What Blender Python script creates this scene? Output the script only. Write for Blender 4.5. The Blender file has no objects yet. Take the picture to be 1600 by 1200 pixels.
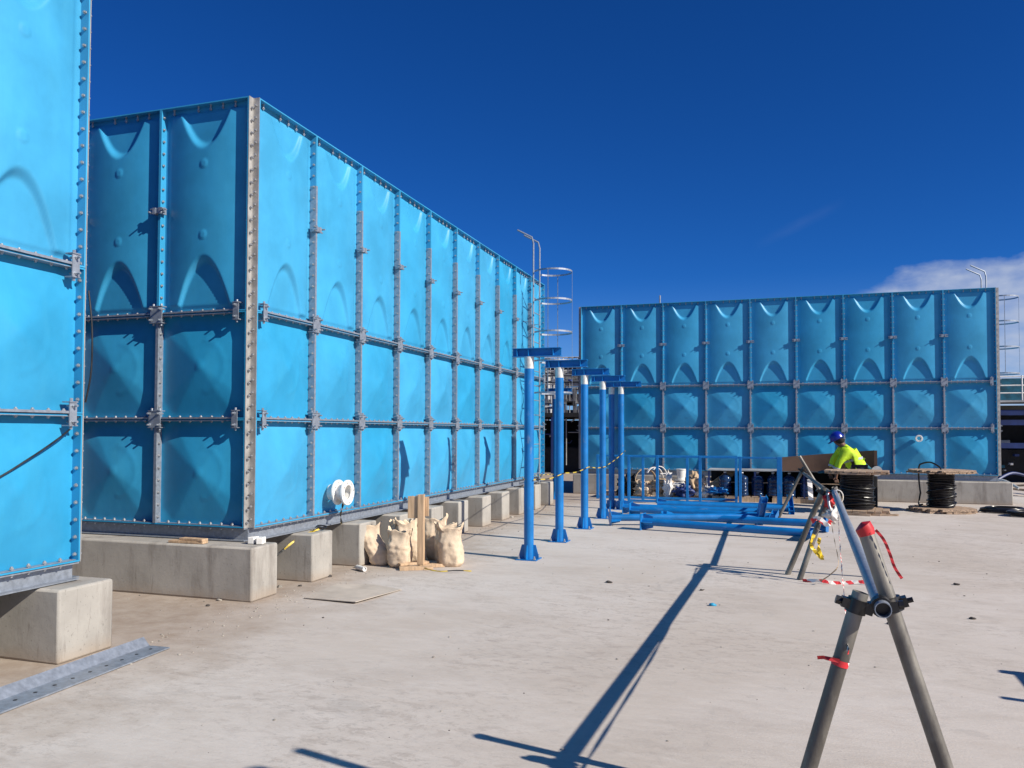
import bpy, bmesh, math, random
from mathutils import Vector, Matrix, Euler, Quaternion, noise
PI = math.pi
random.seed(7)
scene = bpy.context.scene
COL = scene.collection

# ------------------------------------------------------------------ camera
CAM = Vector((4.5767, -6.3477, 1.4836))
def cam_axes(yaw, pitch, roll):
    f0 = Vector((-math.sin(yaw), math.cos(yaw), 0)); r0 = Vector((math.cos(yaw), math.sin(yaw), 0)); u0 = Vector((0, 0, 1))
    f = f0*math.cos(pitch)+u0*math.sin(pitch); u = -f0*math.sin(pitch)+u0*math.cos(pitch)
    return r0*math.cos(roll)+u*math.sin(roll), -r0*math.sin(roll)+u*math.cos(roll), f
_r, _u, _f = cam_axes(.31738, .03068, .00296)
cd = bpy.data.cameras.new('camera'); cam = bpy.data.objects.new('camera', cd); COL.objects.link(cam)
cam.matrix_world = Matrix(((_r.x, _u.x, -_f.x, CAM.x), (_r.y, _u.y, -_f.y, CAM.y), (_r.z, _u.z, -_f.z, CAM.z), (0, 0, 0, 1)))
cd.sensor_width = 36; cd.lens = 1260.54/1600*36; cd.shift_x = 10.06/1600; cd.shift_y = 36.98/1600
cd.clip_start = .05; cd.clip_end = 2000
scene.camera = cam

# ------------------------------------------------------------------ sun, sky, exposure
SUNV = Vector((1.50, -.375, 1.0)).normalized()          # towards the sun
ELEV = math.asin(SUNV.z); AZ = math.atan2(SUNV.x, SUNV.y)
sd = bpy.data.lights.new('sun', 'SUN'); sd.energy = 5.0; sd.angle = math.radians(.5); sd.color = (1, .93, .81)
sun = bpy.data.objects.new('sun', sd); COL.objects.link(sun)
sun.rotation_euler = (-SUNV).to_track_quat('-Z', 'Y').to_euler(); sun.location = (20, -6, 20)

W = bpy.data.worlds.new('World'); scene.world = W; W.use_nodes = True
nt = W.node_tree; nt.nodes.clear()
def N(t, typ, **kw):
    n = t.nodes.new(typ)
    for k, v in kw.items(): setattr(n, k, v)
    return n
def L(t, a, b): t.links.new(a, b)
out = N(nt, 'ShaderNodeOutputWorld'); bg = N(nt, 'ShaderNodeBackground'); bg.inputs[1].default_value = .1
sky = N(nt, 'ShaderNodeTexSky'); sky.sky_type = 'NISHITA'; sky.sun_disc = False
sky.sun_elevation = ELEV; sky.sun_rotation = AZ; sky.altitude = 1500; sky.air_density = .8; sky.dust_density = .15; sky.ozone_density = 4
hs = N(nt, 'ShaderNodeHueSaturation'); hs.inputs['Saturation'].default_value = 1.22; hs.inputs['Value'].default_value = .80
L(nt, sky.outputs[0], hs.inputs['Color'])
tint = N(nt, 'ShaderNodeMix', data_type='RGBA', blend_type='MULTIPLY'); tint.inputs[0].default_value = 1; L(nt, hs.outputs[0], tint.inputs[6]); tint.inputs[7].default_value = (.25, .60, .98, 1)   # deep, dry tropical sky
def mth(t, op, a, b=None, c=None, clamp=False):
    m = N(t, 'ShaderNodeMath', operation=op); m.use_clamp = clamp
    for i, x in enumerate((a, b, c)):
        if x is None: continue
        if isinstance(x, (int, float)): m.inputs[i].default_value = x
        else: L(t, x, m.inputs[i])
    return m.outputs[0]
# clouds low on the horizon: where noise allows, below a wavy upper edge that rises towards the right
tc = N(nt, 'ShaderNodeTexCoord'); sp = N(nt, 'ShaderNodeSeparateXYZ'); L(nt, tc.outputs['Generated'], sp.inputs[0])
az = mth(nt, 'MULTIPLY', mth(nt, 'ARCTAN2', sp.outputs[0], sp.outputs[1]), 57.3)
el = mth(nt, 'MULTIPLY', mth(nt, 'ARCSINE', sp.outputs[2]), 57.3)
cv = N(nt, 'ShaderNodeCombineXYZ'); L(nt, mth(nt, 'MULTIPLY', az, .16), cv.inputs[0]); L(nt, mth(nt, 'MULTIPLY', el, .3), cv.inputs[1])
cn = N(nt, 'ShaderNodeTexNoise'); cn.inputs['Scale'].default_value = 1.0; cn.inputs['Detail'].default_value = 8; cn.inputs['Roughness'].default_value = .55; L(nt, cv.outputs[0], cn.inputs['Vector'])
cn2 = N(nt, 'ShaderNodeTexNoise'); cn2.inputs['Scale'].default_value = 3.0; cn2.inputs['Detail'].default_value = 6; L(nt, cv.outputs[0], cn2.inputs['Vector'])
edge = mth(nt, 'ADD', mth(nt, 'MULTIPLY', az, .22), 8.2)                          # upper edge of the bank in degrees
edge = mth(nt, 'MINIMUM', edge, 13)
d = mth(nt, 'SUBTRACT', mth(nt, 'ADD', edge, mth(nt, 'MULTIPLY', mth(nt, 'SUBTRACT', cn.outputs[0], .5), 4.5)), el)
mask = mth(nt, 'MULTIPLY', d, .9, clamp=True)
mr = N(nt, 'ShaderNodeMapRange'); mr.inputs[1].default_value = 0; mr.inputs[2].default_value = 7; L(nt, az, mr.inputs[0])
body = N(nt, 'ShaderNodeMapRange'); body.inputs[1].default_value = .3; body.inputs[2].default_value = .62; body.inputs[3].default_value = .45; body.inputs[4].default_value = .95; L(nt, cn2.outputs[0], body.inputs[0])
mask = mth(nt, 'MULTIPLY', mth(nt, 'MULTIPLY', mask, mr.outputs[0]), body.outputs[0])
# a faint wisp
wd = mth(nt, 'ABSOLUTE', mth(nt, 'SUBTRACT', el, mth(nt, 'ADD', mth(nt, 'MULTIPLY', az, .42), 12.95)))
wm = mth(nt, 'SUBTRACT', 1, mth(nt, 'MULTIPLY', wd, 2.0), clamp=True)
wa = mth(nt, 'SUBTRACT', 1, mth(nt, 'MULTIPLY', mth(nt, 'ABSOLUTE', mth(nt, 'SUBTRACT', az, 1.9)), .34), clamp=True)
wm = mth(nt, 'MULTIPLY', mth(nt, 'MULTIPLY', wm, wa), mth(nt, 'MULTIPLY', cn2.outputs[0], .08))
mask = mth(nt, 'MAXIMUM', mask, wm)
hz = mth(nt, 'POWER', mth(nt, 'SUBTRACT', 1, mth(nt, 'MULTIPLY', el, 1/11), clamp=True), 1.6)
hm_ = N(nt, 'ShaderNodeMix', data_type='RGBA'); L(nt, mth(nt, 'MULTIPLY', hz, .75, clamp=True), hm_.inputs[0]); L(nt, tint.outputs[2], hm_.inputs[6]); hm_.inputs[7].default_value = (2.0, 3.3, 5.4, 1)
mx = N(nt, 'ShaderNodeMix', data_type='RGBA'); L(nt, mth(nt, 'MULTIPLY', mask, .85), mx.inputs[0]); L(nt, hm_.outputs[2], mx.inputs[6]); mx.inputs[7].default_value = (3.6, 4.1, 5.2, 1)
L(nt, mx.outputs[2], bg.inputs[0]); L(nt, bg.outputs[0], out.inputs[0])
scene.view_settings.view_transform = 'Standard'; scene.view_settings.look = 'None'
scene.view_settings.exposure = .42; scene.view_settings.gamma = 1

# ------------------------------------------------------------------ materials
def mat(name, col, rough=.6, metal=0., var=.12, vscale=3., bump=0., bscale=40., col2=None, stretch=(1, 1, 1), spec=.5, trans=0, thr=(.35, .65), wear=None, wthr=(.62, .70), wscale=(4, 4, 1), vary=0):
    m = bpy.data.materials.new(name); m.use_nodes = True; t = m.node_tree; b = t.nodes['Principled BSDF']
    b.inputs['Roughness'].default_value = rough; b.inputs['Metallic'].default_value = metal
    b.inputs['Specular IOR Level'].default_value = spec; b.inputs['Transmission Weight'].default_value = trans
    co = N(t, 'ShaderNodeTexCoord'); mp = N(t, 'ShaderNodeMapping'); mp.inputs['Scale'].default_value = stretch; L(t, co.outputs['Object'], mp.inputs[0])
    geo = N(t, 'ShaderNodeObjectInfo'); ad = N(t, 'ShaderNodeVectorMath', operation='ADD'); L(t, mp.outputs[0], ad.inputs[0]); L(t, geo.outputs['Location'], ad.inputs[1])
    nz = N(t, 'ShaderNodeTexNoise'); nz.inputs['Scale'].default_value = vscale; nz.inputs['Detail'].default_value = 8; nz.inputs['Roughness'].default_value = .6
    L(t, ad.outputs[0], nz.inputs['Vector'])
    r = N(t, 'ShaderNodeMapRange'); r.inputs[1].default_value = thr[0]; r.inputs[2].default_value = thr[1]; L(t, nz.outputs[0], r.inputs[0])
    x = N(t, 'ShaderNodeMix', data_type='RGBA'); L(t, r.outputs[0], x.inputs[0])
    c1 = col2 if col2 else tuple(c*(1-var*2) for c in col); c2 = col if col2 else tuple(min(1, c*(1+var)) for c in col)
    x.inputs[6].default_value = (*c1, 1); x.inputs[7].default_value = (*c2, 1)
    colr = x.outputs[2]
    if wear:
        wm_ = N(t, 'ShaderNodeMapping'); wm_.inputs['Scale'].default_value = wscale; L(t, ad.outputs[0], wm_.inputs[0])
        wn = N(t, 'ShaderNodeTexNoise'); wn.inputs['Scale'].default_value = 1.; wn.inputs['Detail'].default_value = 10; wn.inputs['Roughness'].default_value = .68; L(t, wm_.outputs[0], wn.inputs['Vector'])
        wr = N(t, 'ShaderNodeMapRange'); wr.inputs[1].default_value = wthr[0]; wr.inputs[2].default_value = wthr[1]; wr.inputs[4].default_value = wear[3]; L(t, wn.outputs[0], wr.inputs[0])
        wx = N(t, 'ShaderNodeMix', data_type='RGBA'); L(t, wr.outputs[0], wx.inputs[0]); L(t, colr, wx.inputs[6]); wx.inputs[7].default_value = (*wear[:3], 1); colr = wx.outputs[2]
    if vary:
        hv = N(t, 'ShaderNodeHueSaturation'); vr = N(t, 'ShaderNodeMapRange'); vr.inputs[3].default_value = 1-vary; vr.inputs[4].default_value = 1+vary; L(t, geo.outputs['Random'], vr.inputs[0]); L(t, vr.outputs[0], hv.inputs['Value'])
        sr = N(t, 'ShaderNodeMapRange'); sr.inputs[3].default_value = 1.0; sr.inputs[4].default_value = 1-vary; L(t, geo.outputs['Random'], sr.inputs[0]); L(t, sr.outputs[0], hv.inputs['Saturation']); L(t, colr, hv.inputs['Color']); colr = hv.outputs[0]
    L(t, colr, b.inputs['Base Color'])
    rr = N(t, 'ShaderNodeMapRange'); rr.inputs[3].default_value = max(.05, rough-.1); rr.inputs[4].default_value = min(1, rough+.1); L(t, nz.outputs[0], rr.inputs[0]); L(t, rr.outputs[0], b.inputs['Roughness'])
    if bump:
        n2 = N(t, 'ShaderNodeTexNoise'); n2.inputs['Scale'].default_value = bscale; n2.inputs['Detail'].default_value = 5; L(t, ad.outputs[0], n2.inputs['Vector'])
        bp = N(t, 'ShaderNodeBump'); bp.inputs['Strength'].default_value = bump; bp.inputs['Distance'].default_value = .01; L(t, n2.outputs[0], bp.inputs['Height']); L(t, bp.outputs[0], b.inputs['Normal'])
    return m
M = {}
M['grp'] = mat('blue_grp_panel', (.022, .285, .53), .42, 0, var=.08, vscale=1.6, bump=.10, bscale=9, spec=.32, wear=(.05, .36, .56, .32), wthr=(.50, .78), wscale=(5, 5, .9), vary=.05)
M['shell'] = mat('blue_grp_inner', (.03, .23, .40), .6, 0, var=.05)
M['galvc'] = mat('weathered_corner_steel', (.40, .39, .38), .55, .4, var=.12, vscale=9)
M['galv'] = mat('galvanised_steel', (.31, .345, .40), .46, .5, var=.10, vscale=26, bump=.04)
M['galvd'] = mat('shade_patched_tube_steel', (.24, .225, .20), .5, .4, bump=.15, vscale=5, stretch=(1, 1, .5), col2=(.11, .10, .09), thr=(.42, .6))  # darkened and patched: shade on the trestle legs is put into the colour
M['bolt'] = mat('zinc_bolt', (.42, .43, .45), .4, .6, var=.15, vscale=60)
M['paint'] = mat('blue_paint', (.002, .150, .44), .42, 0, var=.09, vscale=5, bump=.06, bscale=60, wear=(.22, .26, .32, .45), wthr=(.60, .70), wscale=(9, 9, 4))
M['bare'] = mat('bare_steel', (.62, .62, .60), .5, .3, var=.1, vscale=20)
M['white'] = mat('white_paint', (.80, .79, .76), .45, 0, var=.05, vscale=12)
M['plank'] = mat('pine_timber', (.52, .36, .225), .7, 0, var=.16, vscale=5, bump=.15, stretch=(6, 6, .6))
M['grey_wood'] = mat('weathered_timber', (.40, .285, .20), .8, 0, var=.3, vscale=4, bump=.3, stretch=(1, 9, 9), bscale=30)
M['ply'] = mat('film_faced_plywood', (.085, .048, .032), .5, 0, var=.2, vscale=2, stretch=(1, 1, 1))
M['sack'] = mat('woven_sack', (.66, .52, .38), .85, 0, var=.14, vscale=5, bump=.5, bscale=26, wear=(.30, .24, .19, .5), wthr=(.55, .72), wscale=(6, 6, 6))
M['cable'] = mat('black_cable', (.012, .012, .014), .35, 0, var=.3, vscale=9)
M['dark'] = mat('dark_sheet_and_shade', (.012, .013, .016), .8, 0, var=.4, vscale=2)  # near-black for dark goods; also paints the shade inside rack and shed
M['drum'] = mat('black_cable_wraps', (.014, .014, .017), .38, 0, var=.3, vscale=10)
M['red'] = mat('red_tape', (.50, .018, .025), .5, 0, var=.1, vscale=20)
M['yellow'] = mat('yellow_tape', (.72, .50, .02), .5, 0, var=.1, vscale=20)
M['rag'] = mat('white_cloth', (.74, .71, .68), .9, 0, var=.08, vscale=10)
M['tan'] = mat('cardboard', (.50, .36, .23), .85, 0, var=.15, vscale=6)
M['hivis'] = mat('hi_vis_yellow', (.50, .74, .02), .75, 0, var=.16, vscale=7, bump=.9, bscale=11)
M['reflect'] = mat('reflective_tape', (.42, .44, .45), .4, 0, var=.05)
M['navy'] = mat('navy_trousers', (.012, .016, .035), .85, 0, var=.2, vscale=6)
M['helmet'] = mat('blue_helmet', (.005, .018, .27), .3, 0, var=.05)
M['skin'] = mat('skin', (.16, .08, .05), .6, 0, var=.08, vscale=20)
M['hair'] = mat('dark_hair', (.01, .008, .008), .8)
M['water'] = mat('blue_bottle_plastic', (.02, .055, .15), .15, 0, var=.2, vscale=10, trans=.35)
M['cyan'] = mat('bright_blue_scrap', (.02, .35, .60), .5)
M['pipe_dark'] = mat('dark_pipework', (.12, .125, .135), .6, .2, var=.3, vscale=2)
M['teal'] = mat('teal_netting', (.010, .11, .17), .8, 0, var=.3, vscale=3)
M['steel'] = mat('grey_steelwork', (.36, .37, .38), .6, .2, var=.2, vscale=2)
M['navy_steel'] = mat('navy_steelwork', (.01, .03, .14), .5, 0, var=.2, vscale=2)
M['leaf'] = mat('leaf', (.03, .07, .02), .7, 0, var=.3, vscale=2)

def striped(name, c1, c2, axis=2, n=10.):
    m = bpy.data.materials.new(name); m.use_nodes = True; t = m.node_tree; b = t.nodes['Principled BSDF']; b.inputs['Roughness'].default_value = .5
    co = N(t, 'ShaderNodeTexCoord'); s = N(t, 'ShaderNodeSeparateXYZ'); L(t, co.outputs['Object'], s.inputs[0])
    v = mth(t, 'ADD', mth(t, 'ADD', s.outputs[0], s.outputs[1]), s.outputs[2])
    f = mth(t, 'GREATER_THAN', mth(t, 'FRACT', mth(t, 'MULTIPLY', v, n)), .5)
    x = N(t, 'ShaderNodeMix', data_type='RGBA'); L(t, f, x.inputs[0]); x.inputs[6].default_value = (*c1, 1); x.inputs[7].default_value = (*c2, 1)
    L(t, x.outputs[2], b.inputs['Base Color']); return m
M['redwhite'] = striped('red_white_tape', (.62, .03, .04), (.8, .78, .76), n=7)
M['yelblack'] = striped('yellow_black_tape', (.55, .40, .04), (.015, .015, .015), n=2.2)

def concrete(name, base, dark, ground=False):
    m = bpy.data.materials.new(name); m.use_nodes = True; t = m.node_tree; b = t.nodes['Principled BSDF']; b.inputs['Roughness'].default_value = .9; b.inputs['Specular IOR Level'].default_value = .25
    co = N(t, 'ShaderNodeTexCoord'); oi = N(t, 'ShaderNodeObjectInfo'); ad = N(t, 'ShaderNodeVectorMath', operation='ADD'); L(t, co.outputs['Object'], ad.inputs[0]); L(t, oi.outputs['Location'], ad.inputs[1])
    V = ad.outputs[0]
    def nz(scale, detail=8, rough=.6, st=None, off=0, dist=0):
        n = N(t, 'ShaderNodeTexNoise'); n.inputs['Scale'].default_value = scale; n.inputs['Detail'].default_value = detail; n.inputs['Roughness'].default_value = rough; n.inputs['Distortion'].default_value = dist
        v = V
        if st or off:
            mp = N(t, 'ShaderNodeMapping'); mp.inputs['Scale'].default_value = st or (1, 1, 1); mp.inputs['Location'].default_value = (off, off*.7, off*.3); mp.inputs['Rotation'].default_value = (0, 0, .35 if ground else 0); L(t, V, mp.inputs[0]); v = mp.outputs[0]
        L(t, v, n.inputs['Vector']); return n.outputs[0]
    def rng(x, a, c, lo=0., hi=1.):
        r = N(t, 'ShaderNodeMapRange'); r.inputs[1].default_value = a; r.inputs[2].default_value = c; r.inputs[3].default_value = lo; r.inputs[4].default_value = hi; L(t, x, r.inputs[0]); return r.outputs[0]
    def mix(f, a, c, mode='MIX'):
        x = N(t, 'ShaderNodeMix', data_type='RGBA', blend_type=mode)
        if isinstance(f, (int, float)): x.inputs[0].default_value = f
        else: L(t, f, x.inputs[0])
        for i, q in ((6, a), (7, c)):
            if isinstance(q, tuple): x.inputs[i].default_value = (*q, 1)
            else: L(t, q, x.inputs[i])
        return x.outputs[2]
    if ground:
        c = mix(rng(nz(.35, 6), .38, .62), base, tuple(q*k for q, k in zip(base, (.86, .83, .79))))
        c = mix(rng(nz(1.3, 9, .65, (1, 2.0, 1), 9), .48, .66, 0, .45), c, tuple(q*k for q, k in zip(base, (.66, .62, .58))))      # worn, dusty patches
        c = mix(rng(nz(1.7, 12, .78, None, 31, .9), .57, .63, 0, .38), c, tuple(q*.55 for q in base))                             # small stains
        c = mix(rng(nz(5, 10, .78, (1, 4, 1), 17), .50, .70, 0, .45), c, tuple(q*1.10 for q in base))
        c = mix(rng(nz(.8, 11, .74, (1, 2.6, 1), 140, .4), .52, .64, 0, .34), c, tuple(q*k for q, k in zip(base, (.76, .70, .64))))
        zone = rng(nz(.55, 5, .6, None, 77), .44, .58, 0, 1)                                                                     # trodden zones carry the finer marks
        c = mix(mth(t, 'MULTIPLY', zone, rng(nz(6.5, 12, .80, (1, 1.8, 1), 41, .5), .52, .57, 0, .60)), c, tuple(q*k for q, k in zip(base, (.60, .56, .53))))
        c = mix(mth(t, 'MULTIPLY', zone, rng(nz(15, 12, .8, (1, 1.5, 1), 88), .55, .60, 0, .60)), c, tuple(q*.48 for q in base))
        c = mix(rng(nz(12, 12, .8, (1, 7, 1), 52), .42, .62, 0, .14), c, tuple(q*.70 for q in base))                              # trowel streaks
        c = mix(rng(nz(120, 6, .8), .35, .7, 0, .38), c, tuple(q*.75 for q in base))
        c = mix(rng(nz(24, 6, .72, None, 5), .62, .70, 0, .6), c, tuple(q*.45 for q in base))
        # soil washed against the plinths
        s = N(t, 'ShaderNodeSeparateXYZ'); L(t, V, s.inputs[0])
        dm = mth(t, 'ADD', mth(t, 'SUBTRACT', 1.35, s.outputs[0]), mth(t, 'MULTIPLY', mth(t, 'SUBTRACT', nz(1.6, 8, .65, None, 3), .5), 3.2))
        dm = mth(t, 'MULTIPLY', mth(t, 'MULTIPLY', dm, .8, clamp=True), .75)
        c = mix(dm, c, mix(rng(nz(6, 9, .7), .4, .65), (.27, .205, .155), (.36, .30, .245)))
        # fine cracks
        vo = N(t, 'ShaderNodeTexVoronoi', feature='DISTANCE_TO_EDGE'); vo.inputs['Scale'].default_value = .28
        va = N(t, 'ShaderNodeVectorMath', operation='ADD'); n3 = N(t, 'ShaderNodeTexNoise'); n3.inputs['Scale'].default_value = 1.5; n3.inputs['Detail'].default_value = 6; L(t, V, n3.inputs['Vector']); L(t, V, va.inputs[0]); L(t, n3.outputs['Color'], va.inputs[1]); L(t, va.outputs[0], vo.inputs['Vector'])
        c = mix(mth(t, 'MULTIPLY', rng(vo.outputs[0], .0, .0022, 1, 0), rng(nz(.5, 3, .5, None, 60), .55, .7, 0, .35)), c, tuple(q*.4 for q in base))
        bh = mth(t, 'ADD', mth(t, 'MULTIPLY', nz(70, 5), .35), mth(t, 'MULTIPLY', nz(4, 8, .6, (1, 3, 1)), 1.4)); bs = .35
    else:
        c = mix(rng(nz(2.2, 7), .38, .64), base, tuple(q*.80 for q in base))
        c = mix(rng(nz(1.6, 8, .65, (2.5, 2.5, .5), 12), .52, .68, 0, .7), c, dark)
        c = mix(rng(nz(6, 8, .7, (3, 3, .35), 4), .60, .68, 0, .55), c, dark)
        s = N(t, 'ShaderNodeSeparateXYZ'); L(t, co.outputs['Object'], s.inputs[0])
        lo = mth(t, 'MULTIPLY', mth(t, 'SUBTRACT', mth(t, 'ADD', .04, mth(t, 'MULTIPLY', nz(5, 6), .14)), s.outputs[2]), 9, clamp=True)
        c = mix(mth(t, 'MULTIPLY', lo, .6), c, (.33, .26, .20))
        c = mix(rng(nz(45, 4), .62, .7, 0, .5), c, tuple(q*.4 for q in base))
        bh = nz(22, 7); bs = .16
    L(t, c, b.inputs['Base Color'])
    bp = N(t, 'ShaderNodeBump'); bp.inputs['Strength'].default_value = bs; bp.inputs['Distance'].default_value = .012; L(t, bh, bp.inputs['Height']); L(t, bp.outputs[0], b.inputs['Normal'])
    return m
M['ground'] = concrete('concrete_slab', (.565, .515, .475), (.2, .2, .2), True)
M['plinth'] = concrete('cast_concrete', (.385, .365, .335), (.17, .15, .135))

# ------------------------------------------------------------------ mesh helpers
class MB:
    def __init__(s): s.v = []; s.f = []; s.mi = []; s.m = 0
    def add(s, vs, fs):
        o = len(s.v); s.v += [tuple(v) for v in vs]; s.f += [tuple(o+i for i in f) for f in fs]; s.mi += [s.m]*len(fs); return s
    def box(s, x0, x1, y0, y1, z0, z1, R=None, T=None):
        vs = [Vector((x, y, z)) for z in (z0, z1) for y in (y0, y1) for x in (x0, x1)]
        if R is not None: vs = [R @ v for v in vs]
        if T is not None: vs = [v+Vector(T) for v in vs]
        return s.add(vs, [(0, 2, 3, 1), (4, 5, 7, 6), (0, 1, 5, 4), (1, 3, 7, 5), (3, 2, 6, 7), (2, 0, 4, 6)])
    def bar(s, p, q, w, h, up=(0, 0, 1)):
        p = Vector(p); q = Vector(q); d = (q-p); l = d.length; d.normalize(); a = d.cross(Vector(up))
        if a.length < 1e-4: a = d.cross(Vector((0, 1, 0)))
        a.normalize(); c = a.cross(d)
        vs = [p+d*(l*i)+a*(w/2*j)+c*(h/2*k) for k in (-1, 1) for j in (-1, 1) for i in (0, 1)]
        return s.add(vs, [(0, 2, 3, 1), (4, 5, 7, 6), (0, 1, 5, 4), (1, 3, 7, 5), (3, 2, 6, 7), (2, 0, 4, 6)])
    def tube(s, pts, r, n=12, cap=True, radii=None, hollow=0):
        pts = [Vector(p) for p in pts]; rings = []; prev = None
        for i, p in enumerate(pts):
            t = (pts[min(i+1, len(pts)-1)]-pts[max(i-1, 0)])
            t = t.normalized() if t.length > 1e-9 else Vector((0, 0, 1))
            if prev is None:
                a = t.cross(Vector((0, 0, 1)));
                if a.length < 1e-3: a = t.cross(Vector((0, 1, 0)))
            else: a = prev-t*prev.dot(t)
            a.normalize(); prev = a; b = t.cross(a); rr = radii[i] if radii else r
            rings.append([p+a*(rr*math.cos(2*PI*k/n))+b*(rr*math.sin(2*PI*k/n)) for k in range(n)])
        vs = [v for g in rings for v in g]; fs = []
        for i in range(len(pts)-1):
            for k in range(n): fs.append((i*n+k, i*n+(k+1) % n, (i+1)*n+(k+1) % n, (i+1)*n+k))
        if hollow:
            o = len(vs)
            for e, i in ((0, 0), (1, len(pts)-1)):
                c = pts[i]; tt = (pts[1]-pts[0]).normalized() if e == 0 else (pts[-2]-pts[-1]).normalized()
                vs += [c+(v-c)*hollow for v in rings[i]]; vs += [c+(v-c)*hollow+tt*.15 for v in rings[i]]
                b0 = i*n; b1 = o+e*2*n; b2 = b1+n
                for k in range(n):
                    fs.append((b0+(k+1) % n, b0+k, b1+k, b1+(k+1) % n)); fs.append((b1+(k+1) % n, b1+k, b2+k, b2+(k+1) % n))
                fs.append(tuple(range(b2, b2+n)))
        elif cap: fs.append(tuple(range(n-1, -1, -1))); fs.append(tuple(range(len(vs)-n, len(vs))))
        return s.add(vs, fs)
    def lathe(s, prof, n=32, M4=None, closed=False):
        vs = []; fs = []
        for (r, z) in prof:
            for k in range(n): vs.append(Vector((r*math.cos(2*PI*k/n), r*math.sin(2*PI*k/n), z)))
        m = len(prof)
        for i in range(m if closed else m-1):
            j = (i+1) % m
            for k in range(n): fs.append((i*n+k, i*n+(k+1) % n, j*n+(k+1) % n, j*n+k))
        if not closed:
            if prof[0][0] > 1e-5: fs.append(tuple(range(n-1, -1, -1)))
            if prof[-1][0] > 1e-5: fs.append(tuple(range((m-1)*n, m*n)))
        if M4 is not None: vs = [M4 @ v for v in vs]
        return s.add(vs, fs)
    def prism(s, pts, y0, y1, M4=None):       # outline in xz, thickness along y
        n = len(pts); vs = [Vector((x, y0, z)) for x, z in pts]+[Vector((x, y1, z)) for x, z in pts]
        fs = [tuple(range(n)), tuple(range(2*n-1, n-1, -1))]+[(i, i+n, (i+1) % n+n, (i+1) % n) for i in range(n)]
        if M4 is not None: vs = [M4 @ v for v in vs]
        return s.add(vs, fs)
    def mesh(s, name, mats, smooth=False):
        me = bpy.data.meshes.new(name); me.from_pydata(s.v, [], s.f)
        for m in (mats if isinstance(mats, (list, tuple)) else [mats]): me.materials.append(m)
        if len(me.materials) > 1: me.polygons.foreach_set('material_index', s.mi)
        me.validate(); me.update()
        bm = bmesh.new(); bm.from_mesh(me); bmesh.ops.recalc_face_normals(bm, faces=bm.faces); bm.to_mesh(me); bm.free()
        if smooth: me.polygons.foreach_set('use_smooth', [True]*len(me.polygons)); me.update()
        if smooth and smooth != 'all': me.set_sharp_from_angle(angle=math.radians(38))
        return me
    def build(s, name, mats, parent=None, smooth=False, loc=(0, 0, 0), rot=(0, 0, 0), bevel=0, label=None, cat=None, group=None, kind=None):
        o = put(name, s.mesh(name, mats, smooth), parent, loc, rot)
        if bevel:
            b = o.modifiers.new('bevel', 'BEVEL'); b.width = bevel; b.segments = 2; b.limit_method = 'ANGLE'
        tag(o, label, cat, group, kind); return o
def tag(o, label=None, cat=None, group=None, kind=None):
    if label: o['label'] = label
    if cat: o['category'] = cat
    if group: o['group'] = group
    if kind: o['kind'] = kind
    return o
def put(name, me, parent=None, loc=(0, 0, 0), rot=(0, 0, 0)):
    o = bpy.data.objects.new(name, me); COL.objects.link(o); o.parent = parent; o.location = loc; o.rotation_euler = rot; return o
def thing(name, label, cat, loc=(0, 0, 0), rz=0, group=None):
    return tag(put(name, None, None, loc, (0, 0, rz)), label, cat, group)
CH = {}
def kids(o): return [c for c in COL.objects if c.parent == o]
def dup(o, parent=None, label=None, loc=None, rot=None):
    c = o.copy(); COL.objects.link(c); c.parent = parent
    if label: c['label'] = label
    if loc is not None: c.location = loc
    if rot is not None: c.rotation_euler = rot
    for ch in kids(o): dup(ch, c)
    return c

# ------------------------------------------------------------------ setting: the slab
g = MB(); R0 = 600
xs = [-R0, -40, 40, R0]
for i in range(3):
    for j in range(3): g.add([(xs[i], xs[j], 0), (xs[i+1], xs[j], 0), (xs[i+1], xs[j+1], 0), (xs[i], xs[j+1], 0)], [(0, 1, 2, 3)])
g.build('ground', M['ground'], kind='structure')

# ------------------------------------------------------------------ sectional panel tanks
FL = .07
def lip(mb, H):
    t = .011
    mb.box(.002, .002+t, -FL, .004, .002, H-.002); mb.box(.998-t, .998, -FL, .004, .002, H-.002)
    mb.box(.002+t, .998-t, -FL, .004, .002, .002+t); mb.box(.002+t, .998-t, -FL, .004, H-.002-t, H-.002)
def sst(a, b, x):
    t = min(1, max(0, (x-a)/(b-a))); return t*t*(3-2*t)
def h_square(u, z):
    a = abs(u-.5)/.455; b = abs(z-.5)/.455; mx_, mn = max(a, b), min(a, b)
    h = min(1-mx_*.97, 1-(mx_+mn)*.56)
    rr = math.hypot(u-.5, z-.5); h = min(h, .93)
    if rr < .05: h += .05*sst(.05, .035, rr)
    if mx_ > 1: h = 0
    h = max(0, h)
    return .088*h + .003*sst(.27, .262, rr)*sst(.20, .25, rr)*(1 if (u > .5) else 0)
def h_tall(u, z):
    s = (u-.5)/.455
    if abs(s) >= 1 or z < .045 or z > 1.955: return 0
    x = u-.5+.0
    bar = .058*(1-abs(s)**2.1)+.004
    fade = sst(.045, .085, z)*sst(1.955, 1.915, z)*sst(1, .9, abs(s))
    zt = max(.085, .44-.33*(x/.27)**2); zb = max(.075, .08+.47*max(0, 1-abs(x/.295)**2.0))
    dt = 2-z; low = .012*(1-abs(s)**4)
    ft = sst(zt-.085, zt, dt); fb = sst(zb-.085, zb+.005, z)
    lowt = low+.028*min(1, dt/.44)*(1-(abs(s))**2)*.4
    h = low+(bar-low)*ft*fb
    for c in (1.42, .74):
        r = math.hypot(x, z-c)
        if r < .045: h += .006*sst(.045, .035, r)
    return h*fade
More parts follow.
